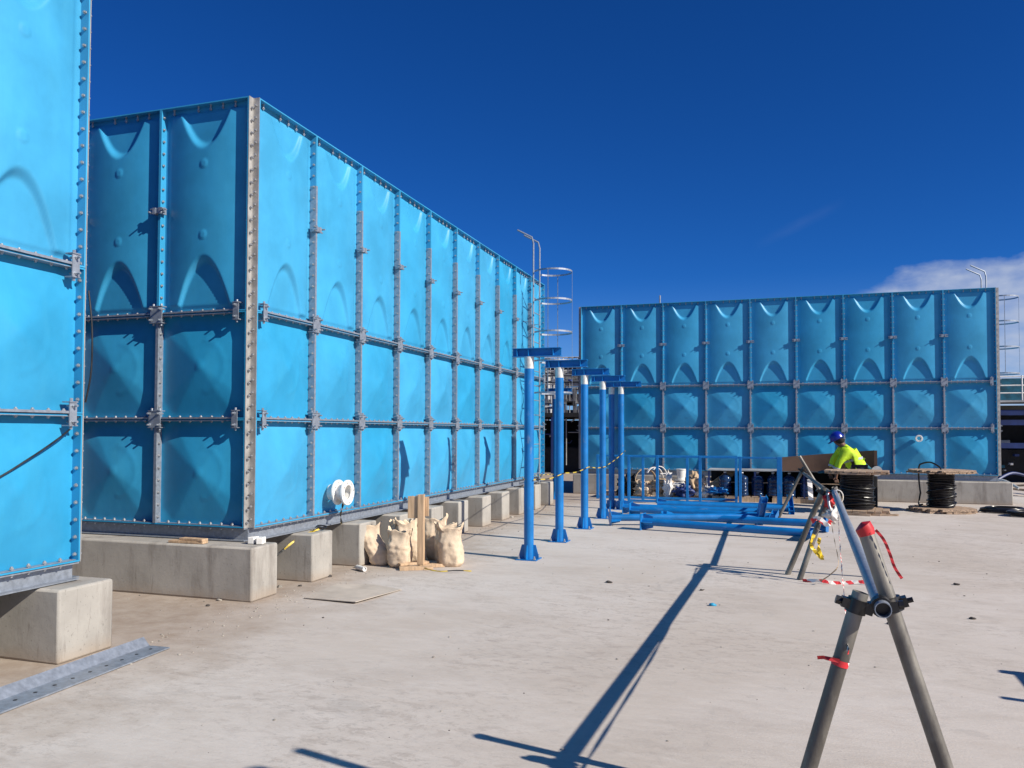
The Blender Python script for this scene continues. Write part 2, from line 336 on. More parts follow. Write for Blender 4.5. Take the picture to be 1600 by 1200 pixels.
def panel_mesh(H):
    mb = MB(); nu = 44 if H == 1 else 72; nz = int(nu*H); hf = h_square if H == 1 else h_tall
    vs = [(.002+.996*i/nu, -hf(i/nu, H*j/nz), .002+(H-.004)*j/nz) for j in range(nz+1) for i in range(nu+1)]
    fs = [(j*(nu+1)+i, j*(nu+1)+i+1, (j+1)*(nu+1)+i+1, (j+1)*(nu+1)+i) for j in range(nz) for i in range(nu)]
    mb.add(vs, fs); nface = len(fs)
    lip(mb, H)
    me = bpy.data.meshes.new('panel'); me.from_pydata(mb.v, [], mb.f); me.materials.append(M['grp']); me.update()
    me.polygons.foreach_set('use_smooth', [i < nface for i in range(len(me.polygons))]); me.update()
    return me
ME_SQ, ME_TL = panel_mesh(1), panel_mesh(2)
ME_BOLT = MB().tube([(-.034, 0, 0), (.034, 0, 0)], .0075, 8).lathe([(.0, -.026), (.0135, -.026), (.0135, -.016), (.0, -.016)], 6, Matrix.Rotation(PI/2, 4, 'Y')).lathe([(.0, .016), (.0135, .016), (.0135, .026), (.0, .026)], 6, Matrix.Rotation(PI/2, 4, 'Y')).mesh('bolt', M['bolt'])
def br_mesh(w, hgt):
    b = MB(); b.box(-w/2, w/2, -.092, -.084, -hgt/2, hgt/2)
    for s in (-1, 1):
        z0 = s*hgt/2; b.box(-w/2-.004, w/2+.004, -.098, -.03, min(z0, z0+s*.008), max(z0, z0+s*.008))
        for q in ((-1, 1) if w > .1 else (0,)): b.tube([(q*w*.34, -.072, z0-s*.02), (q*w*.34, -.072, z0+s*.03)], .011, 6)
        for q in ((-1, 1) if w > .1 else (0,)): b.tube([(q*w*.40, -.04, s*hgt*.36), (q*w*.40, -.128, s*hgt*.36)], .009, 6); b.tube([(q*w*.40, -.091, s*hgt*.36), (q*w*.40, -.101, s*hgt*.36)], .015, 6)
    return b.mesh('bracket', M['galv'])
ME_BR, ME_BRN = br_mesh(.135, .15), br_mesh(.06, .15)
b = MB(); b.box(-.045, .045, -.10, -.078, -.022, .022)
for s in (-1, 1):
    b.tube([(s*.075, -.06, s*.014), (s*.075, -.13, s*.014)], .008, 6); b.tube([(-.085, -.09, s*.018), (.085, -.09, s*.018)], .009, 6)
    b.box(s*.02, s*.05, -.105, -.03, -.03, .03)
ME_BRM = b.mesh('tie_bracket', M['galv'])

def tank(name, label, x0, y0, nx, ny, vtop_right=2.0, faces='frbl', corner=True, zb=.6):
    T = thing(name, label, 'water tank', (x0, y0, zb), 0)
    x1, y1 = nx, ny
    F = {'f': ((0, 0, 0), 0, nx), 'r': ((nx, 0, 0), PI/2, ny), 'b': ((nx, ny, 0), PI, nx), 'l': ((0, ny, 0), -PI/2, ny)}
    bolts = []
    for key, (org, rz, n) in F.items():
        if key not in faces: continue
        Mx = Matrix.Translation(org) @ Matrix.Rotation(rz, 4, 'Z')
        def P(nm, me, u=0, z=0, y=0, rot=0):
            q = Mx @ Vector((u, y, z)); return put(nm, me, T, q, (0, 0, rz+rot))
        for k in range(n):
            P('panel', ME_SQ, k, 0); P('panel', ME_SQ, k, 1); P('tall_panel', ME_TL, k, 2)
        # vertical joint channels
        vt = vtop_right if key == 'r' else 2.0
        for k in range(1, n):
            for za, zc in ((.015, .982), (1.018, 1.982)) + (((2.018, vt),) if vt > 2.1 else ()):
                c = MB(); c.box(-.0155, -.0135, -.0715, -.004, za, zc); c.box(.0135, .0155, -.0715, -.004, za, zc); c.box(-.0155, .0155, -.0745, -.0715, za, zc)
                
                o = put('joint_channel', c.mesh('joint_channel', M['galv']), T, Mx @ Vector((k, 0, 0)), (0, 0, rz))
            for z in (1, 2): P('bracket', ME_BR, k, z)
            P('tie_bracket', ME_BRM, k, 3.0)
            for i in range(34): bolts.append((Mx @ Vector((k, -.045, .07+i*.1165)), rz, 0, key))
        for z in (1, 2):
            c = MB(); c.box(.09, n-.09, -.082, -.012, z+.0135, z+.018); c.box(.09, n-.09, -.082, -.012, z-.018, z-.0135); c.box(.09, n-.09, -.0855, -.082, z+.002, z+.0185)
            put('seam_angle', c.mesh('seam_angle', M['galv']), T, Mx @ Vector((0, 0, 0)), (0, 0, rz))
            for u in (.10, n-.10): P('bracket', ME_BRN, u, z)
            for k in range(n):
                for i in range(7): bolts.append((Mx @ Vector((k+.14+i*.12, -.05, z)), rz, 1, key))
        for k in range(n):
            for i in (0, 2, 3, 4, 5): bolts.append((Mx @ Vector((k+.12+i*.14, -.024, 3.968)), rz, 1, key))
            for i in range(7): bolts.append((Mx @ Vector((k+.14+i*.12, -.045, .008)), rz, 1, key))
        for k in range(n):
            c = MB(); c.box(.03, .97, -.064, -.012, .0145, .0185); put('base_strip', c.mesh('base_strip', M['galv']), T, Mx @ Vector((k, 0, 0)), (0, 0, rz))
        c = MB(); c.box(.0, n, -.004, .0, -.121, -.001); c.box(.0, n, -.062, -.004, -.121, -.112); c.box(.0, n, -.062, -.004, -.012, -.003)
        put('skid_beam', c.mesh('skid_beam', M['galv']), T, Mx @ Vector((0, 0, 0)), (0, 0, rz))
        # corner angle sits in the pocket at the end of this face
        c = MB(); c.box(.0, .005, -.07, -.0, 0, 4); c.box(.005, .07, -.006, -.001, 0, 4); c.box(.005, .010, -.011, -.006, 0, 4)
        put('corner_angle', c.mesh('corner_angle', M['galvc']), T, Mx @ Vector((n, 0, 0)), (0, 0, rz))
        for i in range(34):
            bolts.append((Mx @ Vector((n-.0, -.042, .05+i*.1165)), rz, 0, key)); bolts.append((Mx @ Vector((n+.038, 0, .08+i*.1165)), rz, 2, key))
    # closed body behind the panels
    s = MB(); s.box(.012, nx-.012, .012, ny-.012, 0, 3.985); s.build('shell', M['shell'], T)
    s = MB(); s.box(.02, nx-.02, .02, ny-.02, 3.987, 4.0); s.build('roof', M['shell'], T)
    s = MB()
    for k in range(1, nx): s.box(k-.03, k+.03, .02, ny-.02, -.121, -.004)
    for k in range(1, ny): s.box(.02, nx-.02, k-.03, k+.03, -.120, -.005)
    s.build('cross_beam', M['galv'], T)
    Wm = Matrix.Translation((x0, y0, zb)); vis = []
    def key_(e):
        w = Wm @ e[0]; dd = (w-CAM).length; 
        u = (w-CAM).dot(_f); 
        if u < .3: return 1e6
        px = (w-CAM).dot(_r)/u; py = (w-CAM).dot(_u)/u
        hid = abs(px) > .66 or py > .55 or e[3] in 'bl'
        return dd+(1000 if hid else 0)
    bolts.sort(key=key_)
    ROT = {0: (0, 0, 0), 1: (0, PI/2, 0), 2: (0, 0, PI/2)}
    for p, rz, ax, k in bolts[:100]:
        o = put('bolt', ME_BOLT, T, p, (0, PI/2, rz) if ax == 1 else (0, 0, rz+(PI/2 if ax == 2 else 0)))
    rest = MB(); bv = [v.co.copy() for v in ME_BOLT.vertices]; bf = [tuple(f.vertices) for f in ME_BOLT.polygons]
    for p, rz, ax, k in bolts[100:]:
        if k in 'bl': continue
        R = Euler((0, PI/2, rz) if ax == 1 else (0, 0, rz+(PI/2 if ax == 2 else 0))).to_matrix()
        rest.add([R @ v+p for v in bv], bf)
    tag(put('bolts', rest.mesh('bolts', M['bolt']), T), kind='stuff')
    return T

TA = tank('panel_water_tank', 'blue sectional panel tank in the middle left, its grey steel corner facing the camera', -4, 0, 4, 10, 3.46)
TC = tank('panel_water_tank', 'blue sectional panel tank cut by the left edge of the photo, nearest the camera', -3.95, -6.02, 4, 4, 2.0, faces='rb')
TB = tank('panel_water_tank', 'blue sectional panel tank nine panels wide standing across the back, behind the worker', .14, 13.18, 9, 3, 2.0, faces='frl')

# ladders with cages (part of their tanks)
def ladder(T, loc, rz, top, hoops, zb=-.1, hook=.16):
    # local: wall plane x=0, ladder rails at x=.2, along y ; cage bulges +x
    m = MB()
    for y in (-.22, .22):
        m.tube([(.22, y, zb), (.22, y, top-.12), (.19, y, top), (-.10, y, top+hook)], .017, 8)
        for z in (.6, 1.8, 3.0, 3.85): m.bar((.22, y, z), (.02, y, z), .03, .008)
    Lr = m.build('ladder', M['galv'], T, 'x', loc, (0, 0, rz))
    z = zb+.2
    me = MB().tube([(.22, -.22, 0), (.22, .22, 0)], .009, 6).mesh('rung', M['galv'])
    while z < top-.9: put('rung', me, Lr, (0, 0, z)); z += .28
    h = MB(); pts = []
    for i in range(25):
        a = -PI*.80+PI*1.6*i/24; pts.append(Vector((.56+.36*math.cos(a), .36*math.sin(a), 0)))
    pts = [Vector((.22, -.22, 0))]+pts+[Vector((.22, .22, 0))]
    for p, q in zip(pts, pts[1:]): h.bar(p, q, .005, .032)
    me = h.mesh('cage_hoop', M['galv'])
    for z in hoops: put('cage_hoop', me, Lr, (0, 0, z))
    for a in (-1.6, 0.0, 1.6):
        q = Vector((.56+.368*math.cos(a), .368*math.sin(a), 0)); mm = MB(); mm.bar(q+Vector((0, 0, hoops[-1])), q+Vector((0, 0, hoops[0])), .014, .004, up=(math.cos(a), math.sin(a), 0)); mm.build('cage_strap', M['galv'], Lr)
ladder(TA, (4.07, 8.6, 0), 0, 4.62, (3.97, 3.41, 2.80, 2.25, 1.64))
ladder(TB, (9.0, 1.9, 0), 0, 4.66, (4.06, 3.48, 2.89, 2.28))
# white flanged nozzle on the long face, smaller one on the far tank
def nozzle(T, loc, rz, r=.1, L1=.12, sub=True):
    n = MB(); R = Matrix.Rotation(PI/2, 4, 'Y'); n.tube([(-.06, 0, 0), (L1, 0, 0)], r*.62, 24, cap=False)
    o = n.build('nozzle', M['white'], T, True, loc, (0, 0, rz))
    for x in ((0.02, L1) if sub else (L1,)):
        f = MB(); f.lathe([(r*.58, x), (r*.95, x), (r, x+.004), (r, x+.022), (r*.97, x+.026), (r*.60, x+.026), (r*.55, x+.01)], 36, R, closed=True)
        f.m = 1
        for k in range(8):
            a = 2*PI*k/8+.2; f.tube([(x-.012, r*.8*math.cos(a), r*.8*math.sin(a)), (x+.034, r*.8*math.cos(a), r*.8*math.sin(a))], r*.075, 6)
        f.build('flange', [M['white'], M['bare']], o, True)
    return o
nozzle(TA, (4.12, 1.36, .235), 0, .135, .13)
nozzle(TB, (7.47, -.13, .78), -PI/2, .075, .10, False)
MB().tube([(1.92, .05, 4), (1.92, .05, 4.2)], .02, 8).build('vent_pipe', M['galv'], TB)

# ------------------------------------------------------------------ strip plinths
def plinth(x0, x1, y0, y1, h, label, group='strip plinths under the tanks'):
    m = MB(); nx = max(2, int((x1-x0)/.5)); m.box(0, x1-x0, 0, y1-y0, 0, h)
    return m.build('concrete_plinth', M['plinth'], None, True, (x0, y0, -.002), bevel=.018, label=label, cat='plinth', group=group)
words = ['front strip plinth under the corner of the middle tank, with timber shims on top', 'second strip plinth from the tank corner, striped tape hanging at its edge', 'third strip plinth from the tank corner, left of the sandbags', 'fourth strip plinth, right behind the sandbags', 'fifth strip plinth, behind the right sandbag', 'sixth strip plinth from the tank corner', 'seventh strip plinth from the tank corner', 'eighth strip plinth, left of the nearest standing blue column', 'ninth strip plinth, behind the nearest standing blue column', 'tenth strip plinth, right of the nearest standing blue column', 'farthest strip plinth at the back end of the middle tank']
for k in range(11):
    plinth(-4.3, .285-.008*(k % 3), -.335+k*.99, .055+k*.99, .474, words[k])
for k, w in ((0, 'concrete plinth under the near tank at the left edge of the photo'), (-1, 'second concrete plinth under the near tank, further towards the camera'), (-2, 'third concrete plinth under the near tank, out of the photo on the left'), (-3, 'last concrete plinth under the near tank, out of the photo on the left')):
    plinth(-4.2, .275, -2.33+k*1.15, -1.88+k*1.15, .474, w)
for k, w in ((0, 'long low concrete plinth along the foot of the back tank'), (1, 'middle plinth under the back tank'), (2, 'rear plinth under the back tank')):
    plinth(-.02, 9.36, 12.93+k*1.4, 13.33+k*1.4, .474, w)

# ------------------------------------------------------------------ blue columns
def make_column(label):
    T = thing('steel_column', label, 'column', (0, 0, 0), 0, 'blue steel pipe columns')
    MB().tube([(0, 0, .012), (0, 0, 2.235)], .057, 24, cap=False).build('pipe', M['paint'], T, True)
    MB().tube([(0, 0, 2.235), (0, 0, 2.375)], .0565, 24, cap=False).build('bare_collar', M['bare'], T, True)
    p = MB(); p.box(-.125, .125, -.125, .125, 0, .012); p.build('base_plate', M['paint'], T, bevel=.002)
    me = MB().tube([(0, 0, .012), (0, 0, .05)], .009, 8).lathe([(0, .012), (.017, .012), (.017, .026), (0, .026)], 6).mesh('anchor_bolt', M['bolt'])
    for ax_ in (-.095, .095):
        for ay_ in (-.095, .095): put('anchor_bolt', me, T, (ax_, ay_, 0))
    for a in range(4):
        q = MB(); q.prism([(.05, .012), (.118, .012), (.118, .05), (.085, .17), (.05, .17)], -.005, .005, Matrix.Rotation(a*PI/2, 4, 'Z')); q.build('gusset', M['paint'], T)
    h = MB(); h.box(-.20, .39, -.05, .05, 2.375, 2.383); h.box(-.20, .39, -.05, .05, 2.467, 2.475); h.box(-.20, .39, -.004, .004, 2.383, 2.467)
    for x in (-.14, 0, .30): h.box(x-.004, x+.004, -.046, .046, 2.383, 2.467)
    h.build('cross_beam', M['paint'], T)
    return T
col0 = make_column('nearest of the standing blue columns, leftmost of the row')
cols = [(1.876, 2.763), (1.83, 4.383), (1.827, 5.962), (1.80, 7.531), (1.82, 9.239)]
cl = ['', 'second standing blue column from the left', 'third standing blue column, middle of the standing row', 'fourth standing blue column, its foot behind a loose pipe end', 'fifth standing blue column, farthest of the front row']
col0.location = (*cols[0], 0)
for (x, y), l in list(zip(cols, cl))[1:]: dup(col0, None, l, (x, y, 0), (0, 0, random.uniform(-.02, .02)))
dup(col0, None, 'standing blue column just behind the fifth one, mostly hidden', (1.62, 9.30, 0), (0, 0, 0))
dup(col0, None, 'standing blue column far back between the two tanks', (.0, 11.15, 0), (0, 0, 0))
ME_COLP = MB().tube([(0, 0, 2.235), (0, 0, 2.375)], .0565, 24, cap=False).mesh('bare_collar', M['paint'], True)
def lay(base, end, label, h0=.125, h1=.10, roll=0):
    b = Vector((*base, h0)); e = Vector((*end, h1)); q = (e-b).to_track_quat('Z', 'Y')
    c = dup(col0, None, label, b, None); c.rotation_euler = (q @ Quaternion((0, 0, 1), roll)).to_euler()
    for k_ in kids(c):
        if k_.name.startswith('anchor_bolt'): bpy.data.objects.remove(k_); continue
        if k_.name.startswith('bare_collar'): k_.data = ME_COLP; k_.name = 'collar'
lay((2.70, 6.12), (5.1, 5.62), 'lying blue column nearest the camera, longest across the slab', roll=0.0)
lay((2.12, 6.50), (4.42, 7.30), 'lying blue column slanting away, its beam standing up over the others', roll=2.1, h1=.14)
lay((2.20, 8.05), (4.62, 7.80), 'lying blue column in the middle of the pile', roll=.1)
lay((1.98, 8.50), (4.4, 8.62), 'lying blue column under the middle of the pile, base by the fifth standing column', roll=.0)
lay((2.50, 9.36), (4.95, 9.48), 'lying blue column farthest back, ending in a skewed beam', roll=.5)
lay((5.38, 6.72), (2.98, 7.25), 'lying blue column with its base plate at the right end, behind the trestle legs', roll=.2)

# ------------------------------------------------------------------ guard frames
def frame(y0, xs, label, h=1.0, ya=None, thick=None):
    T = thing('guard_frame', label, 'frame', (xs[0], y0, 0), 0, 'blue steel guard frames')
    ya = ya if ya is not None else y0
    L_ = xs[-1]-xs[0]; dy = ya-y0; an = math.atan2(dy, L_)
    T.rotation_euler = (0, 0, an)
    MB().box(0, L_, -.03, .03, h-.038, h).build('top_rail', M['paint'], T, bevel=.004)
    MB().box(0, L_, -.03, .03, .02, .07).build('bottom_rail', M['paint'], T, bevel=.004)
    for i, x in enumerate(xs):
        w = .05 if (thick is not None and i in thick) else .028
        MB().box(x-xs[0]-w, x-xs[0]+w, -.033, .033, 0, h+.004).build('post', M['paint'], T, bevel=.004)
frame(10.85, [1.70, 2.30, 3.18, 3.98, 4.74], 'blue guard frame in front, with the wide post at its right end', 1.0, 10.85, thick=(4,))
frame(11.6, [.87, 1.88, 2.84, 3.87], 'blue guard frame behind the front one, its left post beside the columns', .99, 11.75)

# ------------------------------------------------------------------ scaffold tube trestles
def tubeobj(name, pts, mat_, parent=None, r=.0285, **kw):
    return MB().tube(pts, r, 20, hollow=.90).build(name, mat_, parent, True, **kw)
def clamp_mb(c, axis, r=.037, l=.052):
    c = Vector(c); a = Vector(axis).normalized(); m = MB(); m.tube([c-a*l/2, c+a*l/2], r, 16)
    s = a.cross(Vector((0, 1, .2))); s.normalize(); m.tube([c-s*.075, c+s*.075], .010, 6); m.tube([c+s*.058, c+s*.075], .017, 6)
    m.bar(c-s*.055, c+s*.055, .05, .035); return m
def trestle(label, origin, legs, clamps, tapes=()):
    T = thing('scaffold_trestle', label, 'trestle', origin, 0, 'scaffold tube trestles'); o = Vector(origin)
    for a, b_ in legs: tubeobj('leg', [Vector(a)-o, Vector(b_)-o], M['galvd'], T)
    for c, ax in clamps: clamp_mb(Vector(c)-o, ax).build('clamp', M['cable'], T, True)
    return T
trestle('nearest scaffold trestle with a red wrapped leg end at lower right', (4.96, -3.08, 0),
        [((4.635, -3.12, 0), (4.888, -3.10, .90)), ((5.25, -3.06, .0), (4.912, -3.02, 1.125))],
        [((4.874, -3.10, .85), (.26, 0, .9)), ((5.00, -3.03, .85), (-.29, 0, .9)), ((4.956, -3.10, .853), (.03, 1, 0))])
trestle('middle scaffold trestle where the long tube ends, tangled with tape', (5.18, 2.6, 0),
        [((4.735, 2.68, 0), (5.10, 2.62, .93)), ((4.845, 2.40, 0), (5.14, 2.56, .88)), ((5.52, 2.80, 0), (5.20, 2.68, .93))],
        [((5.09, 2.62, .87), (.4, 0, .9)), ((5.19, 2.68, .87), (-.3, 0, .9))])
trestle('farthest scaffold trestle near the wide blue frame post', (5.06, 8.5, 0),
        [((4.69, 8.55, 0), (5.12, 8.5, .90)), ((5.66, 8.50, 0), (5.045, 8.47, 1.09))], [((5.09, 8.5, .84), (.4, 0, .9))])
tag(tubeobj('scaffold_tube', [(4.955, -3.17, .853), (5.04, -1.1, .857), (5.205, 2.80, .875)], M['galv']), 'long scaffold tube running from the nearest trestle to the middle one', 'scaffold tube', 'scaffold tubes laid on trestles')
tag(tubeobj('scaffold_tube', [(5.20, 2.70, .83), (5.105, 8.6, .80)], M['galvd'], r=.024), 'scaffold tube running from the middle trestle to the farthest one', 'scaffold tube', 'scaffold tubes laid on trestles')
# out of the photo to the right: the same barrier goes on; only its shadow shows
trestle('scaffold trestle beyond the right edge whose shadow enters the photo', (7.2, -.9, 0),
        [((7.0, -.9, 0), (7.34, -.88, .92)), ((7.7, -1.5, 0), (7.46, -1.53, 1.1))], [((7.31, -.89, .85), (.3, 0, .9))])
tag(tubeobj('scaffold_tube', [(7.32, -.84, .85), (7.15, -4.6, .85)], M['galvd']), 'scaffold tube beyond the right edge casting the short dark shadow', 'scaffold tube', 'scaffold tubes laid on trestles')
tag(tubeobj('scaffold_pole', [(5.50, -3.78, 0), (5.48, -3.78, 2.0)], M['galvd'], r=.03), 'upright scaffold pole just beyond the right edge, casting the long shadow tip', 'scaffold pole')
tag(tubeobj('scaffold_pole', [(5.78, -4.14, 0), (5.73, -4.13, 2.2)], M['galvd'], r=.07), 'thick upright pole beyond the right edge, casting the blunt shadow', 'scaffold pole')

# ------------------------------------------------------------------ tapes, cloths
def ribbon(name, pts, w, m, wd=(0, 0, 1), tw=.5, **kw):
    mb = MB(); wd0 = Vector(wd); P_ = [Vector(p) for p in pts]; L0 = []; L1 = []
    for i, p in enumerate(P_):
        t = (P_[min(i+1, len(P_)-1)]-P_[max(0, i-1)]).normalized(); ww = wd0.copy()
        ww = (ww-t*ww.dot(t)); ww = ww.normalized() if ww.length > .05 else t.orthogonal().normalized()
        ww = Quaternion(t, tw*math.sin(i*1.9)) @ ww; L0.append(p-ww*w/2); L1.append(p+ww*w/2)
    n = len(P_); nrm = Vector((.0007, .0012, .0004)); vs = L0+L1+[v+nrm for v in L0]+[v+nrm for v in L1]; fs = []
    for i in range(n-1): fs += [(i, i+1, n+i+1, n+i), (2*n+i, 3*n+i, 3*n+i+1, 2*n+i+1)]
    mb.add(vs, fs); return mb.build(name, m, None, **kw)
def catmull(P, k=6):
    P = [Vector(p) for p in P]; o = []
    for i in range(len(P)-1):
        a, b_, c, d_ = P[max(0, i-1)], P[i], P[i+1], P[min(len(P)-1, i+2)]
        for j in range(k):
            t = j/k; o.append(.5*((2*b_)+(c-a)*t+(2*a-5*b_+4*c-d_)*t*t+(-a+3*b_-3*c+d_)*t**3))
    o.append(P[-1]); return o
pts = []
for i, (x, y) in enumerate(cols):
    pts += [(x+.065, y-.03, (.93, .93, .95, .90, 1.12)[i]), (x+.07, y+.04, (.93, .93, .95, .92, 1.13)[i])]
    if i < 4:
        nx_, ny_ = cols[i+1]; zz = ((.93, .93, .95, .92, 1.13)[i]+(.93, .93, .95, .92, 1.13)[i+1])/2-.03; pts.append(((x+nx_)/2+.06, (y+ny_)/2, zz))
ribbon('barrier_tape', catmull(pts, 5), .014, M['yelblack'], tw=.1, label='yellow and black barrier tape strung along the standing blue columns', cat='tape')
ribbon('barrier_tape', catmull([(.31, 9.95, .62), (.6, 7.6, .72), (1.2, 5.0, .85), (1.81, 2.75, .94), (1.84, 2.70, .93)], 6), .012, M['yelblack'], tw=.1, label='yellow and black tape sagging from the nearest column back to the tank end', cat='tape')
ribbon('barrier_tape', catmull([(5.19, 2.45, .93), (5.10, .9, .85), (4.97, -1.1, .765), (4.845, -3.06, .712), (4.84, -3.10, .70)], 10), .014, M['redwhite'], label='red and white tape stretched between the middle trestle and the nearest trestle leg', cat='tape')
ribbon('barrier_tape', catmull([(4.87, 2.30, .012), (5.05, 2.22, .03), (5.2, 2.26, .012), (5.42, 2.3, .03), (5.62, 2.3, .012)], 5), .035, M['redwhite'], label='red and white tape lying on the slab at the middle trestle', cat='tape')
ribbon('leg_tape', catmull([(4.945, -3.055, 1.125), (4.972, -3.055, 1.09), (4.992, -3.055, 1.04), (5.008, -3.055, .99), (5.032, -3.055, .95)], 5), .010, M['red'], wd=(1, 0, .3), tw=.3, label='red tape tail hanging from the wrapped leg end', cat='tape')
MB().tube([(4.920, -3.021, 1.10), (4.914, -3.020, 1.118), (4.905, -3.02, 1.135), (4.896, -3.02, 1.142)], .031, 10, radii=[.030, .033, .033, .010]).build('tape_wrap', M['red'], None, True, label='red tape wrapped round the tip of the nearest trestle leg', cat='tape')
MB().tube([(4.812, -3.106, .628), (4.8185, -3.1055, .650)], .0305, 16, cap=False).build('tape_wrap', M['redwhite'], None, True, label='pink and red tape wrapped round the lower left leg of the nearest trestle', cat='tape')
ribbon('leg_tape', [(4.81, -3.14, .652), (4.775, -3.14, .657), (4.755, -3.13, .658), (4.735, -3.13, .655)], .014, M['red'], label='short red tape tail sticking out left of the leg', cat='tape')
ribbon('hazard_tape', catmull([(4.98, 2.25, .48), (4.95, 2.23, .38), (5.0, 2.25, .30), (5.06, 2.26, .24), (5.02, 2.25, .34), (5.03, 2.25, .45)], 4), .035, M['yellow'], label='yellow and black tape loop dangling at the middle trestle', cat='tape')
ribbon('hazard_tape', catmull([(5.22, 2.5, .86), (5.25, 2.4, .74), (5.27, 2.42, .66), (5.31, 2.4, .58), (5.34, 2.42, .5)], 4), .03, M['yellow'], label='yellow and black tape beside the long tube end', cat='tape')
def blob(name, c, r, m, seed, label, cat, sc=(1, 1, 1), amp=.4, n=3, group=None, fr=1.6):
    bm = bmesh.new(); bmesh.ops.create_icosphere(bm, subdivisions=n, radius=1)
    for v in bm.verts:
        k = 1+amp*noise.fractal(v.co*fr+Vector((seed*3.1, seed, 0)), .6, 2.0, 4); v.co = Vector((v.co.x*sc[0], v.co.y*sc[1], v.co.z*sc[2]))*r*k
    me = bpy.data.meshes.new(name); bm.to_mesh(me); bm.free(); me.materials.append(m)
    for p in me.polygons: p.use_smooth = True
    return tag(put(name, me, None, c), label, cat, group)
blob('rag', (5.14, 2.48, .80), .05, M['red'], 1, 'crumpled red cloth tied at the end of the long tube', 'cloth', (1, .6, 1.2), 1.0)
blob('rag', (5.16, 2.40, .66), .05, M['rag'], 2, 'crumpled white cloth hanging under the red one', 'cloth', (1, .6, 1.3), 1.1)
ribbon('cloth_strip', catmull([(5.20, 8.35, .70), (5.21, 8.33, .55), (5.22, 8.35, .35)], 4), .08, M['rag'], wd=(1, 0, 0), label='white cloth strip hanging at the farthest trestle', cat='cloth')
ribbon('tape_knot', catmull([(4.96, 2.33, .60), (5.02, 2.28, .64), (5.10, 2.28, .58), (5.14, 2.3, .62)], 4), .05, M['redwhite'], label='red and white tape knotted round the inner leg of the middle trestle', cat='tape')
ribbon('rope', catmull([(5.14, 2.4, .76), (5.15, 2.3, .55), (5.17, 2.2, .40), (5.19, 2.1, .22), (5.12, 2.1, .12), (5.03, 2.2, .03)], 5), .012, M['tan'], label='thin cord hanging from the middle trestle to the slab', cat='rope')
MB().tube([(5.12, 2.44, .88), (5.13, 2.40, .76), (5.17, 2.38, .64)], .012, 8).build('loose_rod', M['galv'], None, True, label='short bare rod hooked at the middle trestle head', cat='rod')
cp = [(5.22+.05*math.cos(a), 2.50, .84+.07*math.sin(a)) for a in [i*PI/8 for i in range(17)]]
MB().tube(cp, .006, 6).build('cord_loop', M['rag'], None, True, label='pale cord loop beside the tube end', cat='rope')


MB().tube(catmull([(.12, -2.12, 1.50), (.135, -2.22, 1.44), (.14, -2.45, 1.31), (.13, -2.75, 1.16), (.12, -3.3, .98)], 6), .006, 6).build('cable', M['cable'], None, True, label='black cable running down across the near left tank from its lowest bracket', cat='cable')
MB().tube(catmull([(.125, -1.995, 2.45), (.15, -1.985, 2.2), (.15, -1.985, 1.9), (.12, -2.0, 1.68)], 6), .006, 6).build('cable', M['cable'], None, True, label='short black cable hanging along the edge of the near left tank', cat='cable')

# ------------------------------------------------------------------ sandbags and timber stand
def sack_mesh(h, w, dp, seed, lean=(0, 0), neck=.84, open_=True):
    rnd = random.Random(seed); nr, nc = 34, 48; vs = []; rings = []
    ear = [rnd.uniform(0, 2*PI) for _ in range(3)]
    for j in range(nr+1):
        t = j/nr
        prof = (.72+.28*sst(-.02, .10, t))*(1+.06*math.sin(PI*min(1, t/.7)))*(1-(1-neck)*sst(.55, .84, t))*(1+.12*sst(.86, 1, t)); flat = sst(.62, .92, t)
        ring = []
        for k in range(nc):
            a = 2*PI*k/nc; ca, sa = math.cos(a), math.sin(a)
            e = 2.6; rr = (abs(ca)**e+abs(sa)**e)**(-1/e)
            x = w/2*rr*ca*(1+.22*flat); y = dp/2*rr*sa*(1-.55*flat)
            q = noise.fractal(Vector((ca*1.3+seed*7, sa*1.3, t*2.2)), .6, 2, 4)*.10
            fold = sst(.5, .9, t)*.05*math.sin(a*11+3*math.sin(a*2+seed)+t*4)+.02*math.sin(t*40+2*a)*sst(.2, .6, t)
            cr = noise.ridged_multi_fractal(Vector((ca*1.1+seed, sa*1.1, t*2.6+seed)), 1.0, 2.1, 4, 1.0, 2.0) if hasattr(noise, 'ridged_multi_fractal') else 0
            s = prof*(1+q*1.3+fold+.028*(cr-1.2)*sst(0, .1, t)); z = h*t*(1-.06*sst(.1, .6, t))
            if t > .8: z += h*sst(.8, 1, t)*(.12*noise.noise(Vector((ca*1.6+seed, sa*1.6, 3)))+.11*abs(ca)**1.5-.05)
            sl = sst(0, 1, t); ring.append(Vector((x*s+lean[0]*h*sl, y*s+lean[1]*h*sl, z)))
        rings.append(ring)
    inner = []
    for i, (f, dz) in enumerate(((.90, -.01), (.80, -.08), (.70, -.13), (0.02, -.14))):
        c = sum(rings[-1], Vector())/nc; inner.append([Vector((c.x+(v.x-c.x)*(f if f < .5 else f**.5), c.y+(v.y-c.y)*f, v.z+dz if i < 2 else h*(1+dz))) for v in rings[-1]])
    al = rings+inner; vs = [v for r_ in al for v in r_]; mb = MB()
    fs = [(j*nc+k, j*nc+(k+1) % nc, (j+1)*nc+(k+1) % nc, (j+1)*nc+k) for j in range(len(al)-1) for k in range(nc)]
    fs.append(tuple(range(nc-1, -1, -1))); mb.add(vs, fs)
    return mb.mesh('sandbag', M['sack'], 'all')
